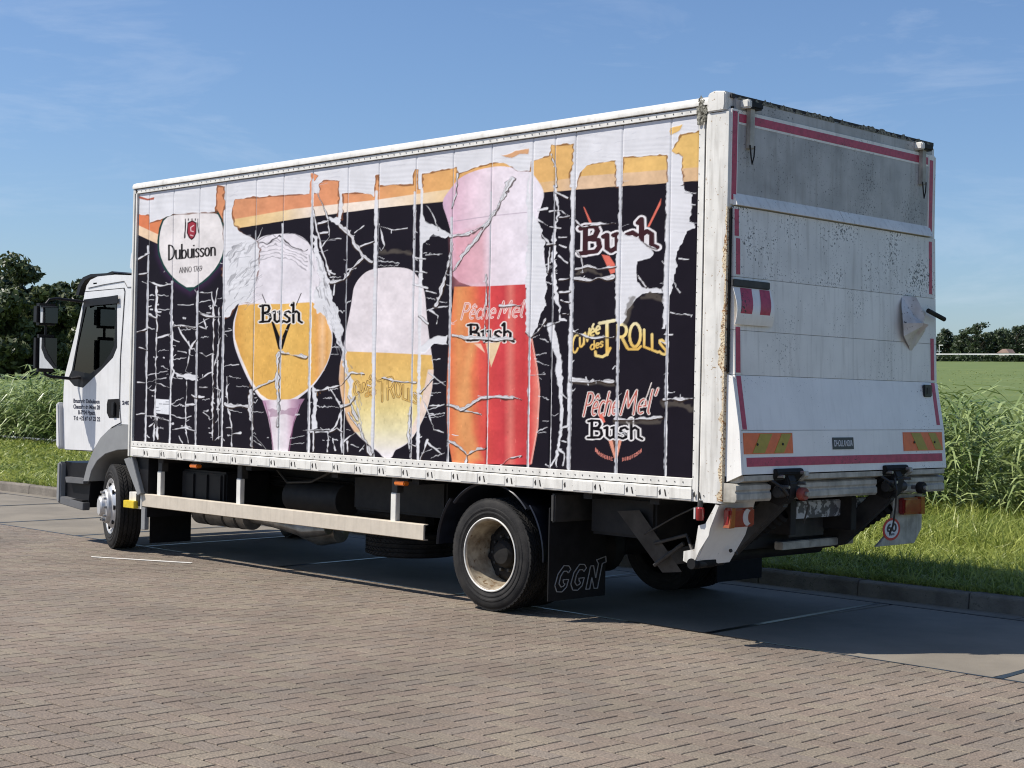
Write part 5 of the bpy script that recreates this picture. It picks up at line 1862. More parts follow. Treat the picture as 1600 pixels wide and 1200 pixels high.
# aluminium hinge beam under the platform
MB().prism([(-.02, 1.105), (.150, 1.108), (.150, 1.075), (.10, 1.06), (-.02, 1.06)], 'y', .03, W - .03).build('hinge_profile', 'dirty_alu', TR)
hb = MB().prism([(.02, 1.058), (.10, 1.056), (.118, 1.045), (.120, 1.018), (.112, 1.006), (.112, 1.000), (.122, .990), (.124, .956), (.112, .940), (.02, .938)], 'y', -.01, .36, .0).build('hinge_beam', 'dirty_alu', TR)
MB().prism([(.02, 1.058), (.10, 1.056), (.118, 1.045), (.120, 1.018), (.112, 1.006), (.112, 1.000), (.122, .990), (.124, .956), (.112, .940), (.02, .938)], 'y', .66, 1.62, .0).build('hinge_beam', 'dirty_alu', TR)
MB().prism([(.02, 1.058), (.10, 1.056), (.118, 1.045), (.120, 1.018), (.112, 1.006), (.112, 1.000), (.122, .990), (.124, .956), (.112, .940), (.02, .938)], 'y', 1.98, W + .02, .0).build('hinge_beam', 'dirty_alu', TR)
MB().box(-.05, .03, .0, W, .955, 1.10).build('sill_beam', 'chassis', TR)
# hinge heads with rollers, lift arms and bellows cylinders
for k, yb in enumerate((.50, 1.80)):
    MB().prism([(.02, 1.14), (.16, 1.13), (.20, 1.06), (.19, .95), (.12, .90), (.02, .93)], 'y', yb - .045, yb + .045, .01).build('hinge_head', 'chassis', TR)
    MB().prism([(.05, 1.12), (.17, 1.15), (.19, 1.12), (.10, 1.02)], 'y', yb - .16, yb + .14, .006).build('hinge_claw', 'hub_dark', TR)
    MB().cyl((.15, yb - .12, .995), (.15, yb + .12, .995), .035, n=14).build('hinge_pin', 'chassis_grey', TR)
    ro = MB()
    ro.lathe([(.012, -.025), (.038, -.025), (.043, -.015), (.043, .015), (.038, .025), (.012, .025)], (0, 0, 0), 18, axis='x')
    ro.xform(Matrix.Translation((.235, yb + (.05 if k == 0 else .22), .985)))
    ro.build('roller', 'roller_orange' if k == 0 else 'hub_dark', TR)
    MB().cyl((.16, yb + (.05 if k == 0 else .22), .985), (.28, yb + (.05 if k == 0 else .22), .985), .016, n=10).build('roller_axle', 'steel', TR)
    # arm running down and forward
    MB().prism([(.14, 1.0), (.14, .90), (-.25, .55), (-.85, .42), (-.85, .52), (-.30, .68), (.02, .98)], 'y', yb - .03, yb + .03, .006).build('lift_arm', 'chassis_grey', TR)
    # bellows
    bpts = []
    for i in range(22):
        t = i / 21
        bpts.append((.055 if i % 2 else .043, t * .52))
    bel = MB().lathe(bpts, (0, 0, 0), 18, axis='x')
    ang = math.atan2(-.28, -.42)
    Mx = Matrix.Translation((.02, yb + .16, .87)) @ Matrix.Rotation(math.radians(215), 4, 'Y') @ Matrix.Identity(4)
    d = Vector((-.42, -.06, -.28)).normalized()
    q = Vector((1, 0, 0)).rotation_difference(d).to_matrix().to_4x4()
    bel.xform(Matrix.Translation((.0, yb + .18, .84)) @ q)
    bel.build('bellows', 'rubber', TR)
for yb in (.50, 1.80):
    for dy, dz in ((-.13, 1.10), (.10, 1.12), (-.07, 1.03), (.12, 1.05)):
        MB().cyl((.10, yb + dy, dz), (.215, yb + dy, dz), .014, .011, 6).build('hinge_bolt', 'steel', TR)
    MB().prism([(.10, 1.10), (.175, 1.13), (.185, 1.10), (.12, 1.05)], 'y', yb + .15, yb + .20, .004).build('hinge_tab', 'dirty_alu', TR)
    MB().tube([(.13, yb - .17, 1.08), (.20, yb - .13, 1.03), (.19, yb - .05, .98)], .010, 6).build('hinge_rod', 'chassis_grey', TR)
MB().tube([(.20, 1.72, 1.06), (.23, 1.70, .98), (.20, 1.74, .86), (.17, 1.76, .72), (.15, 1.75, .66)], .007, 6).build('cable', 'chassis_grey', TR)
MB().tube([(.17, .66, 1.0), (.18, .70, .9), (.15, .69, .78)], .006, 6).build('cable', 'chassis_grey', TR)
# underrun bumper beam, plate holder, lower beam
MB().box(-.20, -.14, 1.02, 2.25, .775, .895, .008).build('bumper_beam', 'chipped_white', TR)
MB().box(-.19, -.15, .30, 1.02, .79, .88, .008).build('bumper_beam', 'chassis_grey', TR)
MB().box(-.30, -.285, 1.15, 1.58, .63, .79, .004).build('plate_holder', 'chassis_grey', TR)
MB().box(-.36, -.29, 1.08, 1.98, .545, .60, .006).build('lower_beam', 'dirty_alu', TR)
MB().cyl((-.62, .5, .50), (-.62, 2.0, .50), .05, n=14).build('lift_torsion_tube', 'chassis', TR)
MB().box(-.55, -.42, .7, 2.0, .55, .92, .01).build('lift_frame', 'chassis', TR)
MB().box(-.06, -.02, W + .013, W + .05, 1.95, 3.36, .004).build('guide_rail', 'navy_plastic', TR)
# tail lamp brackets
for s, y0, y1 in ((1, .0, .40), (-1, 2.06, 2.46)):
    if s > 0:
        F0 = [(-.03, .0, .915), (-.03, .40, .93), (-.12, .42, .70), (-.20, .36, .515), (-.21, .0, .51), (-.15, .0, .62), (-.085, .0, .75)]
        m = MB().add(F0 + [(x - .02, y, z) for x, y, z in F0], [tuple(range(7)), tuple(range(13, 6, -1))] + [(i, (i + 1) % 7, 7 + (i + 1) % 7, 7 + i) for i in range(7)])
        lb_ = m.build('lamp_bracket', 'lift_clean', TR, 0)
        MB().cyl((-.13, .27, .60), (-.118, .27, .604), .012, n=8).build('bracket_bolt', 'dark_mark', lb_)
        MB().cyl((-.13, .33, .58), (-.118, .33, .584), .012, n=8).build('bracket_bolt', 'dark_mark', lb_)
    else:
        pts = [(y0, .925), (y1, .915), (y1, .66), (y1 - .10, .55), (y1 - .40, .55), (y1 - .62, .55), (y1 - .50, .62), (y0 - .02, .68)]
        lb_ = MB().prism(pts, 'x', -.035, -.012, .003).build('lamp_bracket', 'dirty_alu', TR)
    # lamp body
    a, b = (y0 + .03, y0 + .30) if s > 0 else (y1 - .34, y1 - .06)
    tl = MB().box(-.012, .045, a, b, .772, .895, .012).build('tail_lamp', 'lamp_red', TR)
    if s > 0:
        MB().prism([(a - .004, .768), (a + .055, .770), (a + .06, .899), (a + .02, .899)], 'x', -.010, .0475, .004).build('amber_lens', 'lens_amber', tl)
        pts = [(b - .085 + .05 * math.cos(t), .834 + .055 * math.sin(t)) for t in np.linspace(math.pi / 2, 3 * math.pi / 2, 9)] + [(b - .055 + .028 * math.cos(t), .834 + .040 * math.sin(t)) for t in np.linspace(3 * math.pi / 2, math.pi / 2, 9)]
        MB().prism(pts, 'x', .040, .0485).build('clear_lens', 'lamp_clear', tl)
    else:
        MB().prism([(b - .055, .770), (b + .004, .768), (b, .899), (b - .06, .899)], 'x', -.010, .0475, .004).build('amber_lens', 'lens_amber', tl)
# sunlit side plate of the near bracket
spb = [SP(px, py, 0) for px, py in ((1120, 788), (1104, 818), (1093, 821), (1087, 858), (1070, 861), (1069, 876), (1084, 884), (1094, 861), (1109, 837), (1111, 826), (1125, 790))]
MB().prism(spb, 'y', -.012, .004).build('bracket_side', 'post_white', TR)
MB().cyl((-.22, -.02, .525), (-.22, .20, .525), .035, n=14).build('bracket_roller', 'rubber', TR)
MB().cyl((-.20, .02, .52), (-.24, .34, .52), .025, n=12).build('bracket_tube', 'chassis', TR)
# position lamp hanging below the post
mk = MB().lathe([(.0, -.045), (.024, -.045), (.028, -.03), (.028, .03), (.020, .04), (.0, .04)], (-.155, -.02, .855), 14, axis='z').build('marker_lamp', 'lamp_red', TR)
MB().lathe([(.0, .0), (.018, .0), (.016, .045), (.0, .045)], (-.155, -.02, .893), 10, axis='z').build('lamp_stalk', 'chassis_grey', mk)
MB().box(-.185, -.172, -.048, .0, .818, .890).build('clear_lens', 'lamp_clear', mk)
# speed sticker on the far bracket
cy_, cz_ = 2.035, .668
def oval(ry, rz, x0, x1):
    return MB().prism([(cy_ + ry * math.cos(t), cz_ + rz * math.sin(t)) for t in np.linspace(0, 2 * math.pi, 33)[:-1]], 'x', x0, x1)


st_ = oval(.118, .082, -.0115, -.0095).build('speed_sticker', 'sticker_red', TR, 0)
oval(.092, .064, -.0094, -.0080).build('sticker_field', 'letter_white', st_, 0)
lettering('60', .082, (-.0072, cy_ - .068, cz_ - .017), (0, 1, 0), (0, 0, 1), 'letter_dark', st_, width=.135, bold=.003)
lettering('km', .028, (-.0072, cy_ - .033, cz_ - .044), (0, 1, 0), (0, 0, 1), 'letter_dark', st_, width=.07, bold=.001)


# ------------------------------------------------------------------ wheels
def tyre_mesh(c, ro, ri, w, Mx=None, tread=True, nb=56):
    m = MB()
    h = w / 2
    prof = [(ri, -h * .80), (ri + .012, -h * .92), (ri + .035, -h * .985), (ri + .040, -h * 1.01), (ri + .048, -h * 1.01), (ri + .052, -h * .985), (ro - .080, -h * 1.0), (ro - .076, -h * 1.02), (ro - .066, -h * 1.02), (ro - .062, -h * .985), (ro - .035, -h * .97), (ro - .012, -h * .88)]
    ribs = [-.86, -.52, -.50, -.20, -.18, .18, .20, .50, .52, .86]
    gz = []
    tops = [(-.86, -.54), (-.48, -.21), (-.15, .15), (.21, .48), (.54, .86)]
    for a, b in tops:
        gz += [(ro - .010, a * h), (ro, a * h + .002), (ro, b * h - .002), (ro - .010, b * h)]
    prof += gz
    prof += [(ro - .012, h * .88), (ro - .035, h * .97), (ro - .075, h * 1.0), (ri + .05, h * 1.0), (ri + .012, h * .92), (ri, h * .80)]
    m.lathe(prof, (0, 0, 0), 72)
    if tread:
        for i in range(nb):
            for q, (a, b) in enumerate(tops):
                an = 2 * math.pi * (i + .5 * (q % 2)) / nb
                da = 2 * math.pi / nb * .34
                sk = .05 * (1 if q % 2 else -1)
                V = []
                for rr_ in (ro - .004, ro + .0055):
                    for (yy, s_) in ((a * h + .003, -sk), (b * h - .003, sk)):
                        for sg in (-1, 1):
                            A_ = an + sg * da + s_
                            V.append((rr_ * math.cos(A_), yy, rr_ * math.sin(A_)))
                m.add(V, [(4, 5, 7, 6), (0, 1, 5, 4), (1, 3, 7, 5), (3, 2, 6, 7), (2, 0, 4, 6)])
    # sidewall ring lettering band
    m.xform(Matrix.Translation(c) @ (Mx or Matrix.Identity(4)))
    return m


RO = .413
# rear wheel, outer of the pair, deep dish
def wheel_rear(yc, outward, name_parent):
    c = (-2.125, yc, RO)
    S = Matrix.Scale(outward, 4, Vector((0, 1, 0)))
    w = empty('wheel_dummy', c)
    return w


def rear_pair(y_out, y_in, flip):
    c = Vector((-2.125, y_out, RO + .003))
    sgn = -1 if not flip else 1      # outward direction
    ty = tyre_mesh(c, RO - .006, .262, .235).build('wheel', 'tyre', TR)
    tag(ty, 'rear wheel with a worn cream rim set deep in the tyre')
    rim = MB()
    pr = [(.262, sgn * .090), (.270, sgn * .104), (.272, sgn * .112), (.262, sgn * .114), (.250, sgn * .104), (.246, sgn * .06), (.236, sgn * .03), (.228, -sgn * .06), (.218, -sgn * .10)]
    rim.lathe([(r, o) for r, o in pr], c, 60)
    rim.build('rim', 'rim_dirty', ty)
    MB().lathe([(.261, sgn * .1145), (.2655, sgn * .1185), (.2715, sgn * .117), (.2735, sgn * .1125)], c, 60).build('rim_edge', 'rail_white', ty)
    disc = MB()
    yd = -sgn * .10
    disc.lathe([(.220, yd - sgn * .004), (.205, yd + sgn * .004), (.175, yd + sgn * .03), (.150, yd + sgn * .034), (.11, yd + sgn * .034), (.10, yd + sgn * .075), (.075, yd + sgn * .10), (.0, yd + sgn * .104)], c, 48)
    dd = disc.build('wheel_disc', 'hub_dark', ty)
    for i in range(8):
        a = 2 * math.pi * i / 8 + .2
        MB().cyl((c.x + .182 * math.cos(a), c.y + yd + sgn * .012, c.z + .182 * math.sin(a)), (c.x + .182 * math.cos(a), c.y + yd + sgn * .0295, c.z + .182 * math.sin(a)), .026, .026, 14).build('hand_hole', 'rubber', ty)
    for i in range(10):
        a = 2 * math.pi * i / 10
        MB().cyl((c.x + .128 * math.cos(a), c.y + yd + sgn * .03, c.z + .128 * math.sin(a)), (c.x + .128 * math.cos(a), c.y + yd + sgn * .062, c.z + .128 * math.sin(a)), .014, .011, 6).build('wheel_nut', 'chassis_grey', ty)
    ci = Vector((-2.125, y_in, RO + .003))
    t2 = tyre_mesh(ci, RO - .006, .262, .235, tread=False).build('wheel', 'tyre', TR)
    MB().lathe([(.262, .1), (.25, .0), (.262, -.1)], ci, 40).build('rim', 'hub_dark', t2)


rear_pair(.135, .42, False)
rear_pair(W - .135, W - .42, True)
MB().cyl((-2.125, .35, RO), (-2.125, W - .35, RO), .085, n=18).build('axle', 'chassis', TR)
MB().lathe([(.0, -.2), (.12, -.17), (.20, -.05), (.20, .05), (.12, .17), (.0, .2)], (-2.125, 1.25, RO), 24).build('differential', 'chassis', TR)


def front_wheel(yc, flip, steer):
    c = Vector((-7.503, yc, RO + .003))
    sgn = 1 if flip else -1
    R_ = Matrix.Rotation(math.radians(-steer), 4, 'Z')
    ty = tyre_mesh(c, RO - .006, .262, .245, R_).build('wheel', 'tyre', TR)
    if not flip:
        tag(ty, 'front wheel turned inwards with a protruding silver hub')
    T_ = Matrix.Translation(c) @ R_
    rim = MB().lathe([(.262, sgn * .09), (.272, sgn * .108), (.270, sgn * .116), (.258, sgn * .112), (.245, sgn * .07), (.235, sgn * .06), (.225, sgn * .09), (.205, sgn * .12), (.175, sgn * .135), (.165, sgn * .137)], (0, 0, 0), 48)
    rim.xform(T_)
    rim.build('rim', 'hub_silver', ty)
    hub = MB().lathe([(.168, sgn * .132), (.166, sgn * .165), (.155, sgn * .178), (.12, sgn * .182), (.10, sgn * .182), (.096, sgn * .215), (.085, sgn * .228), (.0, sgn * .23)], (0, 0, 0), 36)
    hub.xform(T_)
    hub.build('hub', 'hub_silver', ty)
    for i in range(8):
        a = 2 * math.pi * i / 8
        MB().cyl((.205 * math.cos(a), sgn * .112, .205 * math.sin(a)), (.205 * math.cos(a), sgn * .128, .205 * math.sin(a)), .022, .022, 12).xform(T_).build('hand_hole', 'rubber', ty)
    for i in range(10):
        a = 2 * math.pi * i / 10
        MB().cyl((.14 * math.cos(a), sgn * .178, .14 * math.sin(a)), (.14 * math.cos(a), sgn * .205, .14 * math.sin(a)), .014, .011, 6).xform(T_).build('wheel_nut', 'steel', ty)


front_wheel(.20, False, 19)
front_wheel(W - .20, True, 19)
MB().box(-7.57, -7.43, .3, W - .3, .36, .46, .02).build('front_axle', 'chassis', TR)

# rear mudguards
for y0, y1 in ((.0, .56), (W - .56, W)):
    def shell(a0, a1, r, name, lip=True):
        m = MB()
        prof = [(r, y0 + .012), (r + .012, y0), (r + .02, y0 + .006), (r + .008, y0 + .03), (r + .008, y1)]
        m.lathe(prof, (-2.125, 0, .43), 20, a0, a1)
        m.build(name, 'navy_plastic', TR)
    shell(-2, 42, .545, 'mudguard')
    shell(42, 138, .50, 'mudguard')
    shell(138, 178, .545, 'mudguard')
# rear mud flap with lettering
fy0, fy1 = -.0, .60
flap = MB().box(-1.515, -1.50, fy0, fy1, .14, .80, .003).build('mud_flap', 'rubber', TR)
MB().box(-1.515, -1.50, W - .60, W, .14, .80, .003).build('mud_flap', 'rubber', TR)
MB().box(-1.5, -1.46, .0, .62, .70, .90, .01).build('flap_bracket', 'chassis_grey', TR)
def outline_letters():
    strokes = []
    defs = [('G', .06), ('G', .225), ('N', .385)]
    base, cap = .20, .18
    o = MB()
    shapes = {
        'G': [(.155, .155), (.135, .18), (.085, .185), (.03, .13), (.0, .05), (.02, .005), (.07, .0), (.115, .03), (.135, .085), (.08, .085), (.085, .06), (.10, .055), (.085, .04), (.06, .035), (.04, .06), (.055, .11), (.085, .145), (.115, .145), (.13, .13)],
        'N': [(.0, .0), (.045, .165), (.075, .165), (.10, .075), (.125, .175), (.105, .205), (.20, .225), (.205, .185), (.165, .175), (.12, .0), (.085, .0), (.06, .08), (.04, .0)],
    }
    for ch, yo in defs:
        pts = [(-1.498, yo + a * 1.05, base + b) for a, b in shapes[ch]]
        pts.append(pts[0])
        for p, q in zip(pts[:-1], pts[1:]):
            o.cyl(p, q, .0042, n=4)
    return o.build('lettering', 'letter_grey', flap, 0)


outline_letters()

# ------------------------------------------------------------------ chassis and what hangs below the box
for y in (.86, 1.60):
    MB().prism([(y - .035, .68), (y + .035, .68), (y + .035, .92), (y - .035, .92)], 'x', -8.3, -.05, .004).build('chassis_rail', 'chassis', TR)
for x in (-6.6, -5.2, -4.0, -3.0, -1.2, -.6):
    MB().box(x - .04, x + .04, .06, W - .06, .88, .935).build('cross_member', 'chassis', TR)
MB().cyl((-6.2, 1.23, .52), (-2.3, 1.23, .42), .055, n=14).build('drive_shaft', 'chassis_grey', TR)
# battery box behind the front wheel
bb = MB().box(-6.50, -5.78, .22, .72, .52, .83, .02).build('battery_box', 'black_plastic', TR)
for x in (-6.40, -6.18, -5.96):
    MB().box(x, x + .13, .205, .225, .56, .80, .008).build('battery_rib', 'black_plastic', bb)
MB().box(-6.52, -5.76, .20, .74, .505, .522).build('battery_tray', 'chassis_grey', bb)
# air tanks / silencer
MB().cyl((-6.75, .62, .40), (-5.9, .62, .40), .12, n=22).build('silencer', 'steel', TR)
for x in (-6.55, -6.25, -6.05):
    MB().cyl((x, .62, .40), (x + .03, .62, .40), .124, n=22).build('silencer_band', 'chassis_grey', TR)
MB().tube([(-5.9, .62, .40), (-5.6, .66, .38), (-5.2, .72, .34), (-4.9, .72, .36)], [.05, .06, .085, .05], 12).build('exhaust_pipe', 'steel', TR)
MB().cyl((-5.05, .45, .66), (-4.3, .45, .66), .14, n=20).build('air_tank', 'chassis', TR)
ft = MB().box(-5.35, -4.25, 1.75, 2.35, .45, .88, .06).build('fuel_tank', 'chassis_grey', TR)
MB().box(-4.15, -3.0, .38, .80, .60, .90, .02).build('tool_box', 'chassis', TR)
MB().box(-1.35, -.75, .25, .75, .62, .90, .02).build('pump_box', 'chassis', TR)
# diagonal stay and plate behind the rear wheel
MB().add([(-1.05, .20, .80), (-.85, .20, .82), (-.55, .30, .42), (-.72, .30, .40)], [(0, 1, 2, 3)]).build('stay_plate', 'chassis_grey', TR, 0)
MB().tube([(-.75, .25, .60), (-.45, .22, .68), (-.30, .1, .58)], .012, 6).build('stay_rod', 'chassis_grey', TR)
MB().tube([(-.75, .25, .45), (-.50, .25, .62)], .014, 6).build('stay_rod', 'chassis_grey', TR)
MB().tube([(-.2, .1, .92), (-.5, .15, .80), (-.8, .2, .66)], .006, 6).build('cable', 'chassis_grey', TR)
for k, (y, z) in enumerate(((.80, .80), (.79, .76), (.78, .72))):
    MB().tube([(-6.9, y, z), (-5.6, y - .02, z - .015), (-4.2, y + .01, z - .02), (-2.8, y, z), (-1.0, y, z + .01)], .011, 6).build('hose', 'rubber', TR)
for y in (.72, W - .72):
    for q in range(4):
        ln = .75 - .13 * q
        MB().tube([(-2.125 - ln, y, .64 - .03 * q), (-2.125, y, .50 - .012 * q), (-2.125 + ln, y, .64 - .03 * q)], .016, 6).build('leaf_spring', 'chassis_grey', TR)
MB().cyl((-2.75, .62, .56), (-2.35, .62, .56), .075, n=16).build('brake_cylinder', 'chassis_grey', TR)
MB().tube([(-5.2, .35, .90), (-5.0, .33, .78), (-4.7, .36, .80), (-4.4, .34, .90)], .012, 6).build('hose', 'chassis_grey', TR)
# spare wheel lying under the frame
sp = tyre_mesh((-4.08, 1.0, .30), .405, .255, .215, Matrix.Rotation(math.pi / 2, 4, 'X')).build('spare_wheel', 'tyre', TR)
tag(sp, 'spare wheel lying flat in its carrier under the frame')
MB().lathe([(.255, -.08), (.24, -.02), (.08, -.01), (.0, -.01)], (-4.08, 1.0, .30), 30, axis='z').build('rim', 'hub_dark', sp)
MB().box(-4.3, -3.86, .95, 1.05, .40, .68, .01).build('spare_carrier', 'chassis', TR)
# gearbox
MB().box(-7.2, -6.3, .95, 1.5, .40, .85, .06).build('gearbox', 'chassis', TR)
MB().lathe([(.0, -.3), (.09, -.28), (.14, 0), (.09, .28), (.0, .3)], (-5.35, 1.0, .30), 16, axis='x').build('exhaust_box', 'steel', TR)

# side guard
sg = MB().prism([(.035, .462), (.035, .574), (.048, .580), (.085, .580), (.085, .574), (.052, .570), (.052, .466), (.085, .462), (.085, .456), (.048, .456)], 'x', -6.87, -2.87).build('side_guard', 'beige_rail', TR)
for x in (-6.63, -5.35, -3.26):
    MB().box(x - .032, x + .032, .06, .105, .572, .80, .004).build('guard_post', 'rail_white', TR)
    MB().box(x - .035, x + .035, .07, .14, .80, .93, .004).build('guard_bracket', 'chassis_grey', TR)
MB().box(-7.10, -6.875, .03, .10, .43, .585, .004).build('guard_end', 'rail_white', TR)
MB().box(-6.96, -6.90, .022, .03, .46, .575).build('guard_clip', 'chassis', TR)
MB().box(-7.12, -6.93, -.02, .10, .435, .505, .004).build('wheel_chock_mount', 'yellow_paint', TR)
# amber side markers
for x in (-5.98, -3.13):
    o = MB().box(x - .06, x + .06, .0, .06, .865, .90, .008).build('side_marker', 'lamp_orange', TR)
    MB().box(x - .065, x + .065, .04, .09, .90, .935).build('marker_mount', 'chassis', o)
# front wheel spat and rear flap of the front wheel
MB().prism([(-7.16, .895), (-7.02, .925), (-6.84, .585), (-6.90, .56)], 'y', .0, .045, .004).build('wheel_spat', 'grey_plastic', TR)
MB().prism([(-7.02, .92), (-6.84, .585), (-6.82, .36), (-6.80, .36), (-6.80, .92)], 'y', .05, .52, .0).build('spat_liner', 'black_plastic', TR)
MB().box(-7.0, -6.985, .20, .66, .09, .72, .003).build('mud_flap', 'rubber', TR)
MB().box(-6.88, -6.81, .03, .075, .24, .45, .004).build('spat_foot', 'grey_plastic', TR)

# ------------------------------------------------------------------ cab
CY0, CY1 = .12, W - .12
PROF = [(-7.17, 2.665), (-7.60, 2.69), (-7.93, 2.685), (-8.07, 2.655), (-8.14, 2.60), SP(130, 470, CY0), SP(115.5, 530, CY0), SP(101.5, 586, CY0), SP(99.5, 606, CY0), SP(98.5, 640, CY0), SP(99, 701, CY0), (-7.99, .93), (-7.90, .97), (-7.78, 1.08), (-7.62, 1.175), (-7.42, 1.22), (-7.17, 1.225)]
WIN = [SP(px, py, CY0) for px, py in ((132.5, 468), (184.5, 461.5), (184.5, 543), (178, 559), (160, 578), (131, 606), (117, 603), (107.5, 592), (113.5, 578), (122.5, 530), (130.5, 484))]
GLS = [SP(px, py, CY0) for px, py in ((136, 476), (183, 471), (179.5, 540), (173, 553), (160, 572), (141, 584), (115.5, 579), (122, 540))]
sidew = MB().prism(PROF, 'y', CY0, CY0 + .02, holes=[WIN]).build('cab_side', 'white_paint', TR, 20)
MB().prism(PROF, 'y', CY1 - .02, CY1, holes=[WIN]).build('cab_side', 'white_paint', TR, 20)
# skin between the sides (roof, front, floor, back), the windscreen left open
m = MB()
n = len(PROF)
for i in range(n):
    if i in (5, 6):
        continue
    a, b = PROF[i], PROF[(i + 1) % n]
    m.add([(a[0], CY0 + .003, a[1]), (b[0], CY0 + .003, b[1]), (b[0], CY1 - .003, b[1]), (a[0], CY1 - .003, a[1])], [(0, 1, 2, 3)])
m.build('cab_shell', 'white_paint', TR, 45)
m = MB()
for i in (5, 6):
    a, b = PROF[i], PROF[(i + 1) % n]
    m.add([(a[0], CY0 + .01, a[1]), (b[0], CY0 + .01, b[1]), (b[0], CY1 - .01, b[1]), (a[0], CY1 - .01, a[1])], [(0, 1, 2, 3)])
m.build('windscreen', 'window_glass', TR, 45)
m = MB()
pin = [(-7.66 + (x + 7.66) * .975, 1.9 + (z - 1.9) * .97) for x, z in PROF]
for i in range(n):
    if i in (5, 6):
        continue
    a, b = pin[i], pin[(i + 1) % n]
    m.add([(a[0], CY0 + .03, a[1]), (b[0], CY0 + .03, b[1]), (b[0], CY1 - .03, b[1]), (a[0], CY1 - .03, a[1])], [(0, 1, 2, 3)])
m.build('cab_lining', 'interior', TR, 45)
MB().prism(pin, 'y', CY1 - .04, CY1 - .03, holes=[WIN]).build('cab_lining', 'interior', TR, 20)
MB().prism(pin, 'y', CY0 + .03, CY0 + .04, holes=[WIN]).build('cab_lining', 'interior', TR, 20)
# door skin, proud of the cab side, with a real gap around it
seam = [SP(px, py, CY0) for px, py in ((134, 456.5), (194, 451), (195.5, 456), (188.5, 560), (187, 636), (189.5, 660), (176, 667), (160, 684), (146, 704), (102.5, 702), (101, 640), (102, 606), (104, 588), (117.5, 530), (131.5, 471))]
dr = MB().prism(seam, 'y', CY0 - .010, CY0 + .004, holes=[WIN]).build('door', 'white_paint', TR, 20)
gp = []
cxm = np.mean(seam, 0)
MB().prism([(cxm[0] + (x - cxm[0]) * 1.012 + .0, cxm[1] + (z - cxm[1]) * 1.010) for x, z in seam], 'y', CY0 - .003, CY0 + .001, holes=[WIN]).build('door_seal', 'rubber', TR, 0)
wf = MB().prism(WIN, 'y', CY0 - .008, CY0 + .012, holes=[GLS]).build('window_frame', 'black_plastic', dr, 20)
MB().prism(GLS, 'y', CY0 - .001, CY0 + .003).build('window_pane', 'window_glass', dr, 0)
MB().prism(WIN, 'y', CY1 - .012, CY1 + .008, holes=[GLS]).build('window_frame', 'black_plastic', TR, 20)
MB().prism(GLS, 'y', CY1 - .003, CY1 + .001).build('window_pane', 'window_glass', TR, 0)
vis = [SP(px, py, CY0 - .03) for px, py in ((130, 470), (184, 461), (184.5, 474), (140, 478), (133, 481))]
MB().prism(vis, 'y', CY0 - .035, CY0 - .028).build('wind_deflector', 'black_plastic', dr, 0)
# handle in its recess
hr = [SP(px, py, CY0) for px, py in ((170, 624), (187.5, 623), (188, 653), (172, 653), (168.5, 645), (168.5, 632))]
ho = MB().prism(hr, 'y', CY0 - .012, CY0 - .009, 0).build('handle_recess', 'rubber', dr, 0)
hx0, hz0 = SP(178, 628, CY0); hx1, hz1 = SP(181, 650, CY0)
MB().box(hx0, hx0 + .06, CY0 - .035, CY0 - .012, hz1, hz0, .008).build('handle', 'black_plastic', dr)
# lettering on the door
for s_, (px0, px1, py) in (('Brasserie Dubuisson', (116, 157, 629)), ('Chaussée de Mons 28', (116, 157.5, 638)), ('B-7904 Pipaix', (123.5, 150, 647)), ('Tel: +32 69 67 22 22', (116.5, 158, 656))):
    x0, z0 = SP(px0, py, CY0)
    x1, _ = SP(px1, py, CY0)
    lettering(s_, .058, (x0, CY0 - .0112, z0), (1, 0, 0), (0, 0, 1), 'letter_dark', dr, width=x1 - x0, bold=.0015)
x0, z0 = SP(191, 632, CY0)
lettering('240', .052, (x0, CY0 - .0012, z0), (1, 0, 0), (0, 0, 1), 'letter_dark', sidew, width=.13, bold=.002)
# wheel arch
ar = [SP(px, py, CY0) for px, py in ((133, 752), (139, 728), (150, 701), (160, 684), (173, 671), (188, 665), (205, 663), (205, 702), (187, 703), (168, 709), (155, 720), (146, 736), (142, 752))]
MB().prism(ar, 'y', CY0 - .025, CY0 + .30, .004).build('wheel_arch', 'grey_plastic', TR)
MB().prism(ar, 'y', CY1 - .30, CY1 + .02, .004).build('wheel_arch', 'grey_plastic', TR)
MB().box(-7.20, -7.06, .14, .5, .80, .90, .03).build('arch_lamp', 'black_plastic', TR)
# steps and bumper corner
stp = [(-8.585, .81), (-8.46, .80), (-8.10, .81), (-8.02, .74), (-8.06, .62), (-8.10, .36), (-8.54, .375), (-8.60, .42)]
sb = MB().prism(stp, 'y', CY0 + .05, CY0 + .35, .004).build('step_housing', 'black_plastic', TR)
MB().prism([(-8.47, .655), (-8.10, .655), (-8.10, .60), (-8.45, .595)], 'y', CY0 - .01, CY0 + .06, .004).build('step', 'step_grey', sb)
MB().prism([(-8.55, .375), (-8.08, .335), (-8.08, .415), (-8.54, .45)], 'y', CY0 - .02, CY0 + .06, .006).build('step', 'step_grey', sb)
MB().box(-8.52, -8.11, CY0 - .012, CY0 + .05, .42, .435).build('step_tread', 'rubber', sb)
MB().prism([(-8.63, .80), (-8.565, .80), (-8.565, .39), (-8.60, .365), (-8.64, .42)], 'y', CY0 - .015, CY1 + .015, .015).build('bumper', 'grey_plastic', TR)
MB().prism([(-8.62, 1.40), (-8.575, 1.42), (-8.53, .97), (-8.545, .93), (-8.60, .97)], 'y', CY0 - .05, CY0 + .02, .012).build('corner_deflector', 'white_paint', TR)
MB().prism([(-8.62, 1.40), (-8.575, 1.42), (-8.53, .97), (-8.545, .93), (-8.60, .97)], 'y', CY1 - .02, CY1 + .05, .012).build('corner_deflector', 'white_paint', TR)
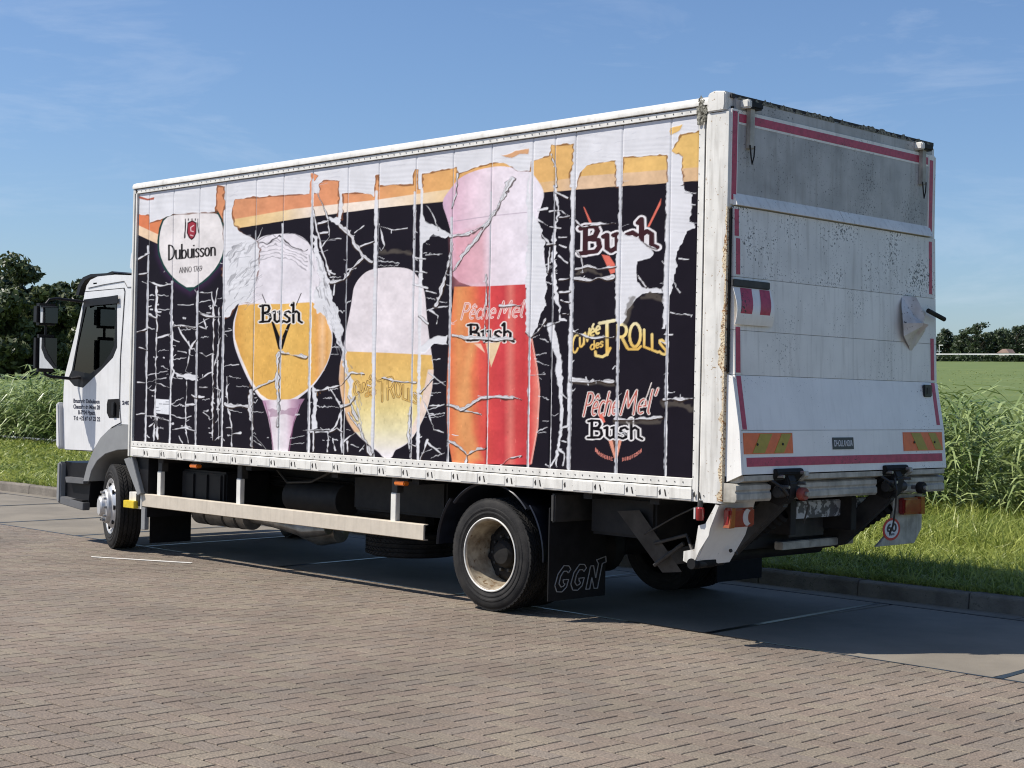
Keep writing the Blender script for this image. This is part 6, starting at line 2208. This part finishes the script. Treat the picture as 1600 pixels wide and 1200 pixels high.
MB().box(-8.61, -8.58, .4, W - .4, .95, 1.45, .01).build('grille', 'black_plastic', TR)
# roof: dark sun visor, moulding line, air deflector
vz_ = [SP(px, py, CY0 + .1) for px, py in ((129, 462), (133, 446), (140, 434), (152, 429), (178, 427.5), (186, 424.5), (190, 427), (182, 432), (154, 433.5), (144, 439), (138, 449), (134, 462))]
MB().prism(vz_, 'y', CY0 + .02, CY1 - .02, .003).build('sun_visor', 'black_plastic', TR)
MB().box(-8.02, -7.93, CY0 + .0, CY0 + .10, 2.60, 2.635, .01).build('visor_mount', 'black_plastic', TR)
m = MB().tube([(-8.10, CY0 - .004, 2.575), (-7.80, CY0 - .004, 2.60), (-7.42, CY0 - .004, 2.62), (-7.36, CY0 - .004, 2.56), (-7.17, CY0 - .004, 2.555)], .004, 5)
m.build('gutter', 'step_grey', TR)
dfl = [(-7.12, 2.68), (-7.90, 2.70), (-8.01, 2.78), (-7.99, 2.95), (-7.86, 3.14), (-7.60, 3.28), (-7.12, 3.40)]
MB().prism(dfl, 'y', .50, W - .50, .05).build('roof_deflector', 'white_paint', TR)
MB().box(-7.17, -7.075, .2, W - .2, 1.0, 2.5, .01).build('cab_back', 'black_plastic', TR)
# interior seen through the glass
MB().box(-7.45, -7.25, .35, .85, 1.35, 2.0, .05).build('seat', 'interior', TR)
MB().box(-8.35, -8.0, .2, W - .2, 1.3, 1.62, .05).build('dashboard', 'interior', TR)
MB().box(-7.95, -7.7, 1.0, 1.35, 1.3, 1.95, .03).build('papers', 'interior_light', TR)
sw = MB()
sw.lathe([(.20 + .016 * math.cos(a), .016 * math.sin(a)) for a in np.linspace(0, 2 * math.pi, 9)], (0, 0, 0), 28, axis='z')
sw.xform(Matrix.Translation((-7.95, .58, 1.72)) @ Matrix.Rotation(math.radians(40), 4, 'Y'))
sw.build('steering_wheel', 'interior', TR)
# mirrors
xm = -8.30
for s in (1, -1):
    def Y(y):
        return y if s > 0 else W - y
    def yb(a, b):
        return (min(Y(a), Y(b)), max(Y(a), Y(b)))
    y0, y1 = yb(-.335, -.10)
    um = MB().box(xm - .09, xm + .03, y0, y1, 2.185, 2.405, .03).build('mirror', 'black_plastic', TR)
    g0, g1 = yb(-.31, -.12)
    MB().box(xm + .028, xm + .033, g0, g1, 2.21, 2.38, .002).build('mirror_glass', 'mirror_glass', um)
    lm = MB().box(xm - .08, xm + .03, y0, y1, 1.72, 2.095, .035).build('mirror', 'black_plastic', TR)
    MB().box(xm + .028, xm + .033, g0, g1, 1.755, 2.06, .002).build('mirror_glass', 'mirror_glass', lm)
    MB().tube([(xm - .04, Y(-.21), 1.69), (xm - .04, Y(-.21), 2.1), (xm - .04, Y(-.21), 2.41), (xm - .03, Y(-.18), 2.45), (xm, Y(-.12), 2.462), (-8.2, Y(.13), 2.44)], .014, 8).build('mirror_arm', 'black_plastic', TR)
    MB().tube([(xm - .04, Y(-.21), 1.70), (xm - .02, Y(-.16), 1.675), (-8.29, Y(.05), 1.66), (-8.20, Y(.13), 1.68)], .016, 8).build('mirror_arm', 'black_plastic', TR)

print('tris', sum(sum(len(p.vertices) - 2 for p in o.data.polygons) if len(o.data.polygons) < 60000 else len(o.data.polygons) * 2 for o in bpy.data.objects if o.type == 'MESH'))
